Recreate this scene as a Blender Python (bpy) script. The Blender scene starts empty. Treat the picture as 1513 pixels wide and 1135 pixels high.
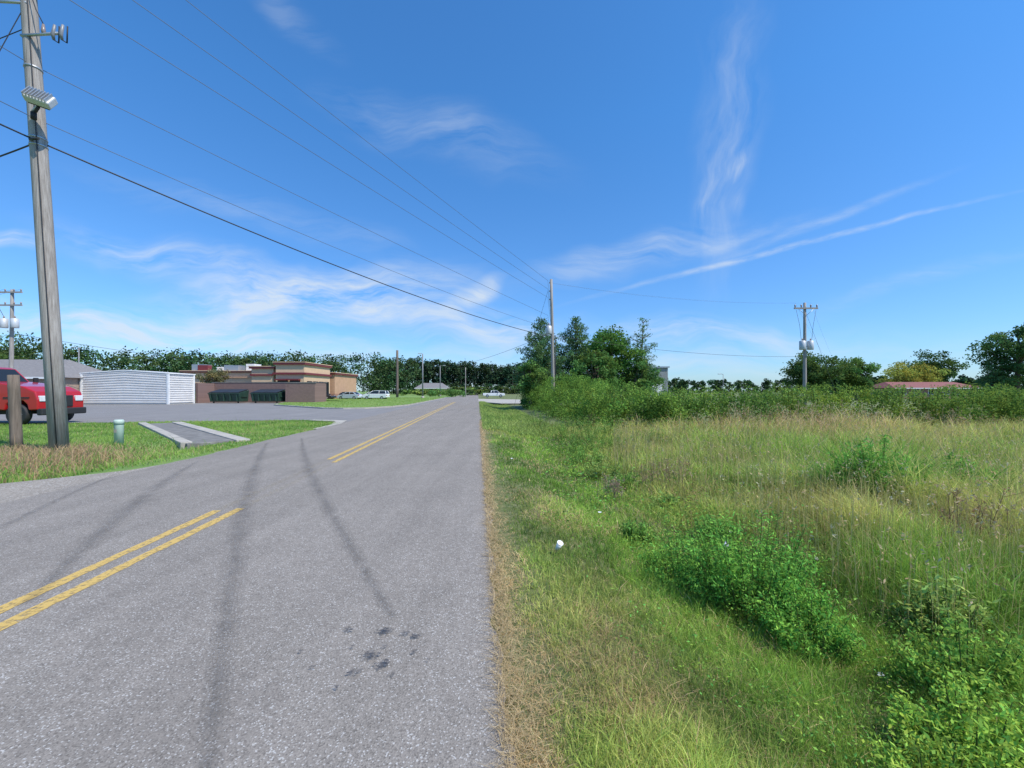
import bpy, math, numpy as np
from mathutils import Vector, Matrix
rad=math.radians
scene=bpy.context.scene

# ---------------------------------------------------------------- helpers
def link(o,parent=None):
    scene.collection.objects.link(o)
    if parent is not None: o.parent=parent
    return o
def empty(name,loc=(0,0,0),rz=0):
    e=bpy.data.objects.new(name,None); e.location=loc; e.rotation_euler=(0,0,rz); e.empty_display_size=.3
    return link(e)
def vn(x,y,seed=0):
    x=np.asarray(x,float); y=np.asarray(y,float)
    xi=np.floor(x).astype(np.int64); yi=np.floor(y).astype(np.int64)
    fx=x-xi; fy=y-yi; fx=fx*fx*(3-2*fx); fy=fy*fy*(3-2*fy)
    def h(a,b):
        n=(a*374761393+b*668265263+seed*974634777)&0x7fffffff
        n=((n^(n>>13))*1274126177)&0x7fffffff
        return ((n^(n>>16))&0xffff)/65535.0
    return (h(xi,yi)*(1-fx)+h(xi+1,yi)*fx)*(1-fy)+(h(xi,yi+1)*(1-fx)+h(xi+1,yi+1)*fx)*fy
def fbm(x,y,seed=0,o=3):
    s=0;a=.5;t=0
    for i in range(o):
        s=s+a*vn(np.asarray(x)*2**i,np.asarray(y)*2**i,seed+i); t+=a; a*=.5
    return s/t
def sstep(a,b,x):
    t=np.clip((np.asarray(x,float)-a)/(b-a),0,1); return t*t*(3-2*t)
SL=-0.084   # road heading: x = lateral + SL*y
def hgt(x,y):
    x=np.asarray(x,float); y=np.asarray(y,float)
    L=x-SL*y
    s=L-.15; s2=-6.85-L
    h=-.30*sstep(.4,2.2,s)+.17*sstep(2.6,4.6,s)
    h=h+sstep(.6,2.0,s)*(fbm(x*.7,y*.7,3)-.5)*.16*sstep(60,20,y)
    h=h-.34*np.exp(-((s2-2.3)/.75)**2)*sstep(14,11,y)
    return h

class MB:
    def __init__(s): s.Q=[];s.C=[];s.M=[]
    def add(s,Q,C,m=0):
        Q=np.asarray(Q,np.float32).reshape(-1,4,3)
        C=np.asarray(C,np.float32)
        if C.ndim==1: C=np.broadcast_to(C,(len(Q),4,3))
        elif C.ndim==2: C=np.broadcast_to(C[:,None,:],(len(Q),4,3))
        s.Q.append(Q); s.C.append(C); s.M.append(np.full(len(Q),m,np.int32))
    def build(s,name,mats,parent=None,smooth=False):
        Q=np.concatenate(s.Q);C=np.concatenate(s.C);M=np.concatenate(s.M)
        n=len(Q); me=bpy.data.meshes.new(name)
        me.vertices.add(n*4); me.vertices.foreach_set('co',Q.reshape(-1))
        me.loops.add(n*4); me.loops.foreach_set('vertex_index',np.arange(n*4,dtype=np.int32))
        me.polygons.add(n); me.polygons.foreach_set('loop_start',np.arange(0,n*4,4,dtype=np.int32))
        me.polygons.foreach_set('material_index',M)
        me.update(calc_edges=True)
        ca=me.color_attributes.new('Col','FLOAT_COLOR','POINT')
        c4=np.ones((n*4,4),np.float32); c4[:,:3]=C.reshape(-1,3)
        ca.data.foreach_set('color',c4.reshape(-1))
        for m in mats: me.materials.append(m)
        return link(bpy.data.objects.new(name,me),parent)

def tubeq(pts,rs,n=7):
    pts=[np.array(p,float) for p in pts]; rings=[]
    for i,p in enumerate(pts):
        d=pts[min(i+1,len(pts)-1)]-pts[max(i-1,0)]; d=d/(np.linalg.norm(d)+1e-9)
        a=np.cross(d,[0,0,1.0]) if abs(d[2])<.9 else np.cross(d,[1.0,0,0]); a/=np.linalg.norm(a); b=np.cross(d,a)
        t=np.linspace(0,2*math.pi,n,endpoint=False)
        rings.append(p+rs[i]*(np.cos(t)[:,None]*a+np.sin(t)[:,None]*b))
    q=[]
    for i in range(len(rings)-1):
        for k in range(n):
            q.append([rings[i][k],rings[i][(k+1)%n],rings[i+1][(k+1)%n],rings[i+1][k]])
    return np.array(q)

def leaves(cent,rd,n_per,size,col,rng,var=.25,shell=.45,aspect=.55,hue=.12):
    cent=np.asarray(cent,float).reshape(-1,3); k=len(cent)
    rd=np.broadcast_to(np.asarray(rd,float),(k,3)) if np.ndim(rd)!=2 else np.asarray(rd,float)
    N=k*n_per; idx=np.repeat(np.arange(k),n_per)
    d=rng.normal(size=(N,3)); d/=np.linalg.norm(d,axis=1)[:,None]
    r=rng.uniform(shell**2,1,N)**.5
    r*=1+.25*rng.normal(size=N)*(rng.random(N)<.25)
    p=cent[idx]+d*rd[idx]*r[:,None]
    a=rng.normal(size=(N,3)); a/=np.linalg.norm(a,axis=1)[:,None]
    b=rng.normal(size=(N,3)); b-=a*(a*b).sum(1)[:,None]; b/=np.linalg.norm(b,axis=1)[:,None]
    s=size*rng.uniform(.6,1.3,N)[:,None]
    a=a*s*.5; b=b*s*.5*aspect
    Q=np.stack([p-a,p-b*1.0+a*.1,p+a,p+b+a*.1],1)
    cl=1+var*rng.uniform(-1,1,k); hu=rng.uniform(-hue,hue,k)
    c=np.asarray(col,float)*np.ones((N,3))
    c=c*cl[idx][:,None]*rng.uniform(.75,1.25,N)[:,None]
    c[:,0]*=1+hu[idx]*1.6+rng.uniform(-.1,.15,N); c[:,2]*=1-hu[idx]
    return Q,np.clip(c,0.004,.9)

# ---------------------------------------------------------------- materials
def newmat(name):
    m=bpy.data.materials.new(name); m.use_nodes=True
    nt=m.node_tree; b=nt.nodes['Principled BSDF']; return m,nt,b
def N(nt,t,**k):
    n=nt.nodes.new(t)
    for a,v in k.items(): setattr(n,a,v)
    return n
def ramp(nt,src,stops):
    r=N(nt,'ShaderNodeValToRGB'); e=r.color_ramp.elements
    while len(e)<len(stops): e.new(.5)
    for i,(p,c) in enumerate(stops):
        e[i].position=p; e[i].color=(c[0],c[1],c[2],1) if not np.isscalar(c) else (c,c,c,1)
    nt.links.new(src,r.inputs[0]); return r
def noise(nt,scale,detail=4,rough=.6,vec=None,sc=None):
    n=N(nt,'ShaderNodeTexNoise'); n.inputs['Scale'].default_value=scale
    n.inputs['Detail'].default_value=detail; n.inputs['Roughness'].default_value=rough
    tc=N(nt,'ShaderNodeTexCoord')
    src=tc.outputs['Object']
    if sc is not None:
        mp=N(nt,'ShaderNodeMapping'); mp.inputs['Scale'].default_value=sc
        nt.links.new(src,mp.inputs[0]); src=mp.outputs[0]
    nt.links.new(src,n.inputs['Vector']); return n
def paint(name,col,rough=.5,metal=0,var=.12,scale=3,bump=0,coat=0):
    m,nt,b=newmat(name)
    n=noise(nt,scale,5)
    c=np.array(col)
    r=ramp(nt,n.outputs[0],[(.3,tuple(c*(1-var))),(.7,tuple(np.clip(c*(1+var),0,1)))])
    nt.links.new(r.outputs[0],b.inputs['Base Color'])
    b.inputs['Roughness'].default_value=rough; b.inputs['Metallic'].default_value=metal
    if coat: b.inputs['Coat Weight'].default_value=coat
    if bump:
        bp=N(nt,'ShaderNodeBump'); bp.inputs['Strength'].default_value=bump; bp.inputs['Distance'].default_value=.02
        n2=noise(nt,scale*12,4); nt.links.new(n2.outputs[0],bp.inputs['Height']); nt.links.new(bp.outputs[0],b.inputs['Normal'])
    return m
def leafmat(name,trans=.3,gain=1.0):
    m,nt,b=newmat(name); nt.nodes.remove(b)
    at=N(nt,'ShaderNodeAttribute'); at.attribute_name='Col'
    df=N(nt,'ShaderNodeBsdfDiffuse'); nt.links.new(at.outputs['Color'],df.inputs['Color'])
    out=df.outputs[0]
    if trans:
        t=N(nt,'ShaderNodeBsdfTranslucent'); hs=N(nt,'ShaderNodeHueSaturation'); hs.inputs['Value'].default_value=1.3; hs.inputs['Hue'].default_value=.49
        nt.links.new(at.outputs['Color'],hs.inputs['Color']); nt.links.new(hs.outputs[0],t.inputs['Color'])
        mx=N(nt,'ShaderNodeMixShader'); mx.inputs[0].default_value=trans
        nt.links.new(out,mx.inputs[1]); nt.links.new(t.outputs[0],mx.inputs[2]); out=mx.outputs[0]
    nt.links.new(out,nt.nodes['Material Output'].inputs[0]); return m
M_leaf=leafmat('foliage'); M_grass=leafmat('grass_blades',.35); M_far=leafmat('distant_foliage',0)
M_bark=paint('bark',(.12,.09,.065),.9,0,.4,6,.5)

def asphalt(name,dark,light,fleck=.45,patch=(.9,1.08),vs=120,cracks=False):
    m,nt,b=newmat(name)
    v=N(nt,'ShaderNodeTexVoronoi'); v.inputs['Scale'].default_value=vs
    tc=N(nt,'ShaderNodeTexCoord'); nt.links.new(tc.outputs['Object'],v.inputs['Vector'])
    sp=N(nt,'ShaderNodeSeparateColor'); nt.links.new(v.outputs['Color'],sp.inputs[0])
    md=tuple((np.array(dark)+np.array(light))/2)
    r=ramp(nt,sp.outputs[0],[(0,dark),(.25,md),(.9,light),(.97,(fleck,fleck*.96,fleck*.9))])
    n=noise(nt,.7,6,.65); r2=ramp(nt,n.outputs[0],[(.3,patch[0]),(.7,patch[1])])
    n3=noise(nt,1.0,4,.6,sc=(2.2,.12,1)); r3=ramp(nt,n3.outputs[0],[(.35,.92),(.65,1.06)])
    mx=N(nt,'ShaderNodeMix',data_type='RGBA',blend_type='MULTIPLY'); mx.inputs[0].default_value=1
    nt.links.new(r.outputs[0],mx.inputs[6]); nt.links.new(r2.outputs[0],mx.inputs[7])
    mx2=N(nt,'ShaderNodeMix',data_type='RGBA',blend_type='MULTIPLY'); mx2.inputs[0].default_value=1
    nt.links.new(mx.outputs[2],mx2.inputs[6]); nt.links.new(r3.outputs[0],mx2.inputs[7])
    out=mx2.outputs[2]
    n4=noise(nt,14,5,.75); r4=ramp(nt,n4.outputs[0],[(.32,.88),(.6,1.04)])
    mx3=N(nt,'ShaderNodeMix',data_type='RGBA',blend_type='MULTIPLY'); mx3.inputs[0].default_value=1
    nt.links.new(out,mx3.inputs[6]); nt.links.new(r4.outputs[0],mx3.inputs[7])
    nt.links.new(mx3.outputs[2],b.inputs['Base Color'])
    b.inputs['Roughness'].default_value=.88; b.inputs['Specular IOR Level'].default_value=.2
    bp=N(nt,'ShaderNodeBump'); bp.inputs['Strength'].default_value=.5; bp.inputs['Distance'].default_value=.004
    nt.links.new(v.outputs['Distance'],bp.inputs['Height']); nt.links.new(bp.outputs[0],b.inputs['Normal'])
    return m
M_road=asphalt('road_asphalt',(.160,.142,.123),(.285,.255,.223),.45,vs=140)
M_lot=asphalt('lot_asphalt',(.19,.18,.175),(.25,.24,.235),.3)
M_gravel=asphalt('gravel',(.19,.165,.14),(.36,.32,.27),.48,vs=60)

def faded(name,col,rough=.8,lo=.35,hi=.6,scale=9,maxa=1.0,sc=None):
    m,nt,b=newmat(name); b.inputs['Base Color'].default_value=(*col,1); b.inputs['Roughness'].default_value=rough
    n=noise(nt,scale,6,.7,sc=sc); r=ramp(nt,n.outputs[0],[(lo,0),(hi,maxa)])
    t=N(nt,'ShaderNodeBsdfTransparent'); mx=N(nt,'ShaderNodeMixShader')
    nt.links.new(r.outputs[0],mx.inputs[0]); nt.links.new(t.outputs[0],mx.inputs[1]); nt.links.new(b.outputs[0],mx.inputs[2])
    nt.links.new(mx.outputs[0],nt.nodes['Material Output'].inputs[0]); return m
M_yel=faded('worn_yellow_paint',(.62,.42,.12),.7,.32,.50,24,.9)
M_yel2=faded('very_worn_yellow_paint',(.5,.40,.2),.7,.45,.8,26,.4)
M_tyre=faded('tyre_rubber_mark',(.07,.068,.068),.8,.25,.85,5,.13,sc=(1,1,1))
M_oil=faded('oil_drip',(.03,.03,.035),.5,.36,.62,22,.75)

def wood(name,c1,c2):
    m,nt,b=newmat(name)
    n=noise(nt,3,6,.7,sc=(9,9,.35)); r=ramp(nt,n.outputs[0],[(.3,c1),(.52,tuple((np.array(c1)+np.array(c2))/2)),(.72,c2)])
    nt.links.new(r.outputs[0],b.inputs['Base Color']); b.inputs['Roughness'].default_value=.9
    bp=N(nt,'ShaderNodeBump'); bp.inputs['Strength'].default_value=.6; bp.inputs['Distance'].default_value=.02
    nt.links.new(n.outputs[0],bp.inputs['Height']); nt.links.new(bp.outputs[0],b.inputs['Normal']); return m
M_pole=wood('weathered_pole_wood',(.19,.165,.145),(.45,.42,.39))
M_pole_d=wood('brown_pole_wood',(.09,.07,.055),(.24,.19,.15))
M_galv=paint('galvanised_steel',(.42,.44,.46),.4,.6,.1,8)
M_metal_g=paint('transformer_grey',(.5,.52,.54),.45,.1,.06,5)
M_dark=paint('black_rubber',(.02,.02,.022),.7)
M_wire=paint('wire_black',(.03,.03,.035),.6)
M_wire2=paint('wire_aluminium',(.12,.14,.18),.6,.2)
M_conc=paint('concrete',(.40,.37,.32),.9,0,.22,2.5,.4)
M_conc_d=paint('stained_concrete',(.19,.18,.165),.9,0,.3,3,.4)
M_glass=paint('dark_glass',(.02,.025,.03),.08,0,.05)
M_porc=paint('porcelain',(.25,.2,.18),.3)
M_insg=paint('insulator_grey',(.22,.23,.25),.4)

def ground_mat():
    m,nt,b=newmat('grassy_soil')
    tc=N(nt,'ShaderNodeTexCoord'); sx=N(nt,'ShaderNodeSeparateXYZ'); nt.links.new(tc.outputs['Object'],sx.inputs[0])
    n1=noise(nt,.6,8,.7); n2=noise(nt,9,6,.7)
    right=ramp(nt,n2.outputs[0],[(.3,(.055,.08,.022)),(.5,(.13,.16,.05)),(.7,(.27,.25,.12))])
    left=ramp(nt,n1.outputs[0],[(.3,(.11,.19,.035)),(.5,(.16,.27,.055)),(.68,(.28,.30,.11))])
    a=N(nt,'ShaderNodeMath',operation='MULTIPLY_ADD'); a.inputs[1].default_value=.084
    nt.links.new(sx.outputs['Y'],a.inputs[0]); nt.links.new(sx.outputs['X'],a.inputs[2])
    g=N(nt,'ShaderNodeMath',operation='GREATER_THAN'); g.inputs[1].default_value=-3; nt.links.new(a.outputs[0],g.inputs[0])
    mx=N(nt,'ShaderNodeMix',data_type='RGBA'); nt.links.new(g.outputs[0],mx.inputs[0])
    nt.links.new(left.outputs[0],mx.inputs[6]); nt.links.new(right.outputs[0],mx.inputs[7])
    nt.links.new(mx.outputs[2],b.inputs['Base Color']); b.inputs['Roughness'].default_value=.95
    bp=N(nt,'ShaderNodeBump'); bp.inputs['Strength'].default_value=.8; bp.inputs['Distance'].default_value=.04
    n3=noise(nt,30,5,.7); nt.links.new(n3.outputs[0],bp.inputs['Height']); nt.links.new(bp.outputs[0],b.inputs['Normal'])
    return m
M_ground=ground_mat()
def lawnmat():
    m,nt,b=newmat('mown_lawn')
    n1=noise(nt,.5,8,.75); r=ramp(nt,n1.outputs[0],[(.3,(.12,.21,.035)),(.5,(.18,.30,.055)),(.68,(.30,.33,.11))])
    nt.links.new(r.outputs[0],b.inputs['Base Color']); b.inputs['Roughness'].default_value=.95
    bp=N(nt,'ShaderNodeBump'); bp.inputs['Strength'].default_value=1; bp.inputs['Distance'].default_value=.05
    n3=noise(nt,15,5,.7); nt.links.new(n3.outputs[0],bp.inputs['Height']); nt.links.new(bp.outputs[0],b.inputs['Normal'])
    return m
M_lawn=lawnmat()

# ---------------------------------------------------------------- mesh prims
def meshobj(name,vs,fs,mat,parent=None,loc=(0,0,0),rot=(0,0,0),bevel=0,smooth=False,seg=2):
    me=bpy.data.meshes.new(name); me.from_pydata([tuple(map(float,v)) for v in vs],[],fs); me.update()
    me.materials.append(mat)
    if smooth:
        for p in me.polygons: p.use_smooth=True
    o=link(bpy.data.objects.new(name,me),parent); o.location=loc; o.rotation_euler=rot
    if bevel:
        b=o.modifiers.new('bevel','BEVEL'); b.width=bevel; b.segments=seg; b.limit_method='ANGLE'
    return o
def box(name,x0,x1,y0,y1,z0,z1,mat,parent=None,bevel=0):
    vs=[(x0,y0,z0),(x1,y0,z0),(x1,y1,z0),(x0,y1,z0),(x0,y0,z1),(x1,y0,z1),(x1,y1,z1),(x0,y1,z1)]
    fs=[(0,3,2,1),(4,5,6,7),(0,1,5,4),(1,2,6,5),(2,3,7,6),(3,0,4,7)]
    return meshobj(name,vs,fs,mat,parent,bevel=bevel)
def tube(name,pts,rs,mat,parent=None,n=12,caps=True):
    if np.isscalar(rs): rs=[rs]*len(pts)
    P=[np.array(p,float) for p in pts]; vs=[];fs=[]
    for i,p in enumerate(P):
        d=P[min(i+1,len(P)-1)]-P[max(i-1,0)]; d/=np.linalg.norm(d)+1e-9
        a=np.cross(d,[0,0,1.0]) if abs(d[2])<.9 else np.cross(d,[1.0,0,0]); a/=np.linalg.norm(a); b=np.cross(d,a)
        for k in range(n):
            t=2*math.pi*k/n; vs.append(p+rs[i]*(math.cos(t)*a+math.sin(t)*b))
    for i in range(len(P)-1):
        for k in range(n): fs.append((i*n+k,i*n+(k+1)%n,(i+1)*n+(k+1)%n,(i+1)*n+k))
    if caps: fs.append(tuple(range(n))[::-1]); fs.append(tuple((len(P)-1)*n+k for k in range(n)))
    o=meshobj(name,vs,fs,mat,parent)
    for p in o.data.polygons:
        if len(p.vertices)==4: p.use_smooth=True
    return o
def prism(name,poly,z0,z1,mat,parent=None,bevel=0):
    n=len(poly); vs=[(x,y,z0) for x,y in poly]+[(x,y,z1) for x,y in poly]
    fs=[tuple(range(n))[::-1],tuple(range(n,2*n))]+[(i,(i+1)%n,(i+1)%n+n,i+n) for i in range(n)]
    return meshobj(name,vs,fs,mat,parent,bevel=bevel)
def profile(name,poly,y0,y1,mat,parent=None,bevel=0,top_in=0,zref=None):
    n=len(poly); vs=[]
    for s,yy in ((-1,y0),(1,y1)):
        for x,z in poly:
            k=0
            if zref is not None and z>zref: k=top_in*(z-zref)
            vs.append((x,yy-s*k,z))
    fs=[tuple(range(n)),tuple(range(n,2*n))[::-1]]+[(i,i+n,(i+1)%n+n,(i+1)%n) for i in range(n)]
    return meshobj(name,vs,fs,mat,parent,bevel=bevel)
def sheet(name,poly,z,mat,parent=None):
    return meshobj(name,[(x,y,z) for x,y in poly],[tuple(range(len(poly)))],mat,parent)
def strip(name,L,R,z,mat,parent=None):
    vs=[];fs=[]
    for (a,b) in zip(L,R): vs+= [(a[0],a[1],z),(b[0],b[1],z)]
    for i in range(len(L)-1): fs.append((2*i,2*i+1,2*i+3,2*i+2))
    return meshobj(name,vs,fs,mat,parent)

# ---------------------------------------------------------------- ground
def build_ground():
    xs=np.unique(np.round(np.concatenate([[-4000,-2000,-1000,-500,-250,-150],np.arange(-100,-20,5),np.arange(-20,24,.22),np.arange(24,60,3),[70,100,150,250,500,1000,2000,4000]]),3))
    ys=np.unique(np.round(np.concatenate([[-400,-150,-60,-25,-10,-5,-2],np.arange(0,26,.22),np.arange(26,60,3),[70,100,150,250,500,1000,2000,4000]]),3))
    X,Y=np.meshgrid(xs,ys); Z=hgt(X,Y); nx=len(xs);ny=len(ys)
    V=np.stack([X,Y,Z],-1).reshape(-1,3)
    i=np.arange(nx-1)[None,:]+np.arange(ny-1)[:,None]*nx
    F=np.stack([i,i+1,i+1+nx,i+nx],-1).reshape(-1,4)
    me=bpy.data.meshes.new('ground'); me.vertices.add(len(V)); me.vertices.foreach_set('co',V.astype(np.float32).reshape(-1))
    me.loops.add(F.size); me.loops.foreach_set('vertex_index',F.astype(np.int32).reshape(-1))
    me.polygons.add(len(F)); me.polygons.foreach_set('loop_start',np.arange(0,F.size,4,dtype=np.int32))
    me.update(calc_edges=True); me.materials.append(M_ground)
    me.polygons.foreach_set('use_smooth',np.ones(len(F),bool))
    link(bpy.data.objects.new('ground',me))
build_ground()

# road
def RP(lat,y): return (lat+SL*y,y)
ys=np.concatenate([np.arange(-30,0,2),np.arange(0,30,.08),np.arange(30,400,8)])
Redge=[RP(.15+ (vn(y*1.3,0,5)-.5)*.08+(vn(y*6,3,6)-.5)*.06+(vn(y*14,3,7)-.5)*.03 ,y) for y in ys]
Ledge=[RP(-6.9+(vn(y*1.1,0,15)-.5)*.14+(vn(y*5,0,16)-.5)*.06,y) for y in ys]
strip('road',Ledge,Redge,.03,M_road)
prism('gravel_shoulder',[(-6.0,-20),(-5.9,9),(-7.7,9.6),(-7.9,8.4),(-8.6,7.6),(-9.2,7.0),(-9.8,5.5),(-9.0,-20)],-.15,.016,M_gravel)
LOT=[(-7.4,20.6),(-8.9,20.7),(-9.7,22.3),(-11.5,23),(-26,20.2),(-60,18.5),(-120,18.5),(-120,108),(-15.5,108),(-9,40)]
sheet('parking_lot',LOT,.012,M_lot)
strip('concrete_gutter',[(-8.55,17.4),(-8.75,19.6),(-9.4,21.6),(-11.3,22.5)],[(-8.35,17.4),(-8.5,20.2),(-9.1,22.4),(-11.2,23.1)],.034,M_conc)
prism('concrete_driveway',[RP(.1,62),RP(3.0,54),RP(7,54),RP(8,78),RP(.1,84)],-.05,.036,M_conc)
isl=[(-27,46),(-17.5,37.5),(-15.3,36.8),(-13.6,37.5),(-12.2,41),(-11.7,46),(-15.8,97),(-18,101),(-34,100),(-39,72)]
k=empty('grass_island')
prism('kerb',isl,-.1,.12,M_conc,k)
c=np.mean(isl,0); sheet('lawn',[tuple(c+(np.array(p)-c)*.975) for p in isl],.126,M_lawn,k)
isl2=[(-42,61.5),(-26,61.5),(-25.8,63),(-33,70),(-42,70)]
k=empty('grass_island'); prism('kerb',isl2,-.1,.12,M_conc,k); c=np.mean(isl2,0); sheet('lawn',[tuple(c+(np.array(p)-c)*.97) for p in isl2],.126,M_lawn,k)

# centre line
cl=empty('centre_line')
def cline(nm,lat,y0,y1,w,mat,step=.5):
    Y=np.arange(y0,y1+1e-6,step)
    strip(nm,[RP(lat-w/2+(vn(y*3,1,8)-.5)*.02+(vn(y*12,1,8)-.5)*.012,y) for y in Y],[RP(lat+w/2+(vn(y*3,1,9)-.5)*.02+(vn(y*12,1,9)-.5)*.012,y) for y in Y],.034,mat,cl)
cline('line_right',-3.27,-10,5.6,.11,M_yel,.05); cline('line_left',-3.53,-10,5.5,.11,M_yel,.05)
cline('line_right_worn',-3.27,5.6,9.2,.11,M_yel2); cline('line_left_worn',-3.53,5.5,9.6,.11,M_yel2)
cline('line_right_far',-3.27,9.2,60,.11,M_yel); cline('line_left_far',-3.53,9.6,60,.11,M_yel)
tm=empty('tyre_marks')
def tmark(nm,x0,y0,x1,y1,w,z):
    n=30
    d=np.array([x1-x0,y1-y0]); d/=np.linalg.norm(d); p=np.array([-d[1],d[0]])
    for lay,f in enumerate((2.0,1.2,.6)):
        L=[];R=[]
        for i in range(n):
            t=i/(n-1); c=np.array([x0+(x1-x0)*t,y0+(y1-y0)*t]); c=c+p*.15*math.sin(math.pi*t)
            ww=w*f*(.25+.75*math.sin(math.pi*min(1,.05+t*.93)))
            L.append(tuple(c+p*ww/2)); R.append(tuple(c-p*ww/2))
        strip('%s_layer_%d'%(nm,lay),L,R,z+.004*lay,M_tyre,tm)
tmark('mark_a',-1.15,1.5,-7.6,12.6,.14,.038); tmark('mark_b',-.85,2.9,-7.2,13.9,.13,.038)
tmark('mark_c',-3.7,3.1,-7.2,9.3,.14,.038); tmark('mark_d',-4.6,2.6,-8.0,8.5,.07,.038)
oil=empty('oil_drips')
ro=np.random.default_rng(5)
for i,(x,y,r) in enumerate([(-.85,2.72,.035),(-.70,2.69,.022),(-1.10,2.73,.022),(-.86,2.46,.04),(-.76,2.38,.03),(-.9,2.32,.026),(-.63,2.66,.02),(-1.16,2.36,.013),(-.8,2.55,.015),(-.6,2.5,.012),(-1.0,2.55,.012),(-.68,2.3,.016),(-1.3,2.5,.01),(-.5,2.42,.01),(-.95,2.2,.012)]):
    pl=[]
    for a in np.linspace(0,2*math.pi,18,endpoint=False):
        q=r*(.5+1.0*ro.random()); pl.append((x+q*1.3*math.cos(a),y+q*math.sin(a)))
    sheet('drip_%d'%i,pl,.052,M_oil,oil)

# drain chute
fl=empty('concrete_drain_chute')
def seg3(nm,p,q,w,z0,z1,mat):
    d=np.array([q[0]-p[0],q[1]-p[1]],float); d/=np.linalg.norm(d); n=np.array([-d[1],d[0]])*w/2
    vs=[]
    for P in (p,q):
        for s in (-1,1):
            for z in (z0,z1): vs.append((P[0]+s*n[0],P[1]+s*n[1],P[2]+z))
    fs=[(0,1,3,2),(4,6,7,5),(0,4,5,1),(2,3,7,6),(1,5,7,3),(0,2,6,4)]
    meshobj(nm,vs,fs,mat,fl,bevel=.02)
seg3('left_wall',(-18.5,20.3,0.02),(-10.1,12.6,-.0),.30,-.5,.07,M_conc)
seg3('right_wall',(-17.0,20.6,0.02),(-8.8,13.3,-.0),.40,-.5,.07,M_conc)
seg3('channel_floor',(-17.75,20.45,0),(-9.45,12.95,0),1.45,-.4,.035,M_conc_d)

# ---------------------------------------------------------------- utility poles
def pole(name,base,top,r0,r1,mat):
    e=empty(name,base)
    t=np.array(top)-np.array(base)
    tube('shaft',[tuple(t*f) for f in np.linspace(0,1,6)],list(np.linspace(r0,r1,6)),mat,e,16)
    return e
def can(nm,x,y,z,r,h,par):
    tube(nm,[(x,y,z),(x,y,z+.04),(x,y,z+h),(x,y,z+h+.06)],[r*.9,r,r,r*.6],M_metal_g,par,16)
    tube(nm+'_bushing',[(x,y,z+h+.05),(x,y,z+h+.15),(x,y,z+h+.3)],[.05,.07,.03],M_porc,par,8)
BX,BY=-12.25,11.0
TX=-13.35
P1=pole('utility_pole',(BX,BY,-.05),(TX,BY,16.0),.195,.15,M_pole)
def px1(z): return (TX-BX)*(z/16.0)
h=9.15
fh=empty('flood_head'); fh.parent=P1; fh.location=(px1(h)+.58,-.4,h+.14); fh.rotation_euler=(rad(62),rad(14),rad(18))
box('housing',-.27,.27,-.17,.17,-.06,.12,M_metal_g,fh,.03)
box('lens',-.22,.22,-.15,.15,-.09,-.062,M_glass,fh)
for i in range(8): box('fin_%d'%i,-.24+i*.064,-.222+i*.064,-.16,.16,.122,.19,M_galv,fh)
tube('yoke',[(px1(h)+.1,-.15,h-.12),(px1(h)+.3,-.3,h-.12),(px1(h)+.5,-.38,h-.02)],.035,M_dark,P1,8)
tube('light_arm',[(px1(h),-.1,h+.05),(px1(h)+.45,-.33,h+.08)],.03,M_galv,P1,8)
tube('photocell',[(px1(h)+.3,-.32,h-.3),(px1(h)+.3,-.32,h-.12)],.06,M_dark,P1,8)
h=11.2
tube('cutout_arm',[(px1(h)-.1,-.15,h),(px1(h)+1.0,-.15,h+.06)],.035,M_galv,P1,8)
for i,x in enumerate((.78,1.0)):
    tube('cutout_%d'%i,[(px1(h)+x,-.15,h-.12),(px1(h)+x,-.18,h+.0),(px1(h)+x+.08,-.2,h+.24)],[.03,.042,.028],M_insg,P1,8)
    tube('cutout_fuse_%d'%i,[(px1(h)+x+.13,-.15,h-.2),(px1(h)+x+.2,-.2,h+.2)],.016,M_dark,P1,6)
    tube('cutout_link_%d'%i,[(px1(h)+x,-.16,h-.12),(px1(h)+x+.13,-.15,h-.2)],.013,M_dark,P1,6)
tube('arrester',[(px1(h)+.5,-.15,h+.03),(px1(h)+.5,-.15,h+.12),(px1(h)+.5,-.15,h+.3)],[.03,.05,.025],M_porc,P1,8)
tube('jumper',[(px1(h)+.5,-.15,h+.3),(px1(h)+.3,-.15,h+.7),(px1(13)+.05,-.15,13)],.012,M_wire,P1,5)
tube('crossarm',[(px1(13.2)-1.2,-.2,13.2),(px1(13.2)+1.2,-.2,13.2)],.07,M_pole,P1,6)
tube('lower_bracket',[(px1(12.1)-.9,-.12,12.15),(px1(12.1)+.1,-.12,12.1)],.035,M_galv,P1,6)
tube('lower_insulator',[(px1(12.1)-.9,-.12,11.95),(px1(12.1)-.9,-.12,12.4)],[.08,.05],M_porc,P1,8)
for i,z in enumerate((8.3,8.5,10.4)): tube('band_%d'%i,[(px1(z),0,z),(px1(z),0,z+.05)],.183,M_galv,P1,16)
tube('conduit_clamp',[(px1(8.4)+.0,-.2,8.4),(px1(8.4)+.35,-.3,8.35)],.03,M_dark,P1,6)
tube('ground_wire',[(px1(z)+.12,-.17+.003*z,z) for z in (0,3,6,9,12,15)],.012,M_wire,P1,6)
sp=pole('wooden_post',(-13.9,11.4,-.05),(-14.0,11.4,2.1),.125,.115,M_pole_d)
pd=empty('utility_pedestal',(-12.1,12.5,float(hgt(-12.1,12.5))-.02))
M_ped=paint('pedestal_green',(.46,.58,.50),.5,0,.08,6)
tube('body',[(0,0,0),(0,0,.62),(0,0,.64)],[.115,.115,.12],M_ped,pd,20)
tube('cap',[(0,0,.64),(0,0,.76),(0,0,.79)],[.125,.125,.1],M_ped,pd,20)
box('label',-.04,.04,-.125,-.118,.4,.5,M_conc,pd)
FX,FY=-50.6,41
P3=pole('utility_pole',(FX,FY,0),(FX+.15,FY,11.9),.19,.13,M_pole)
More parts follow.
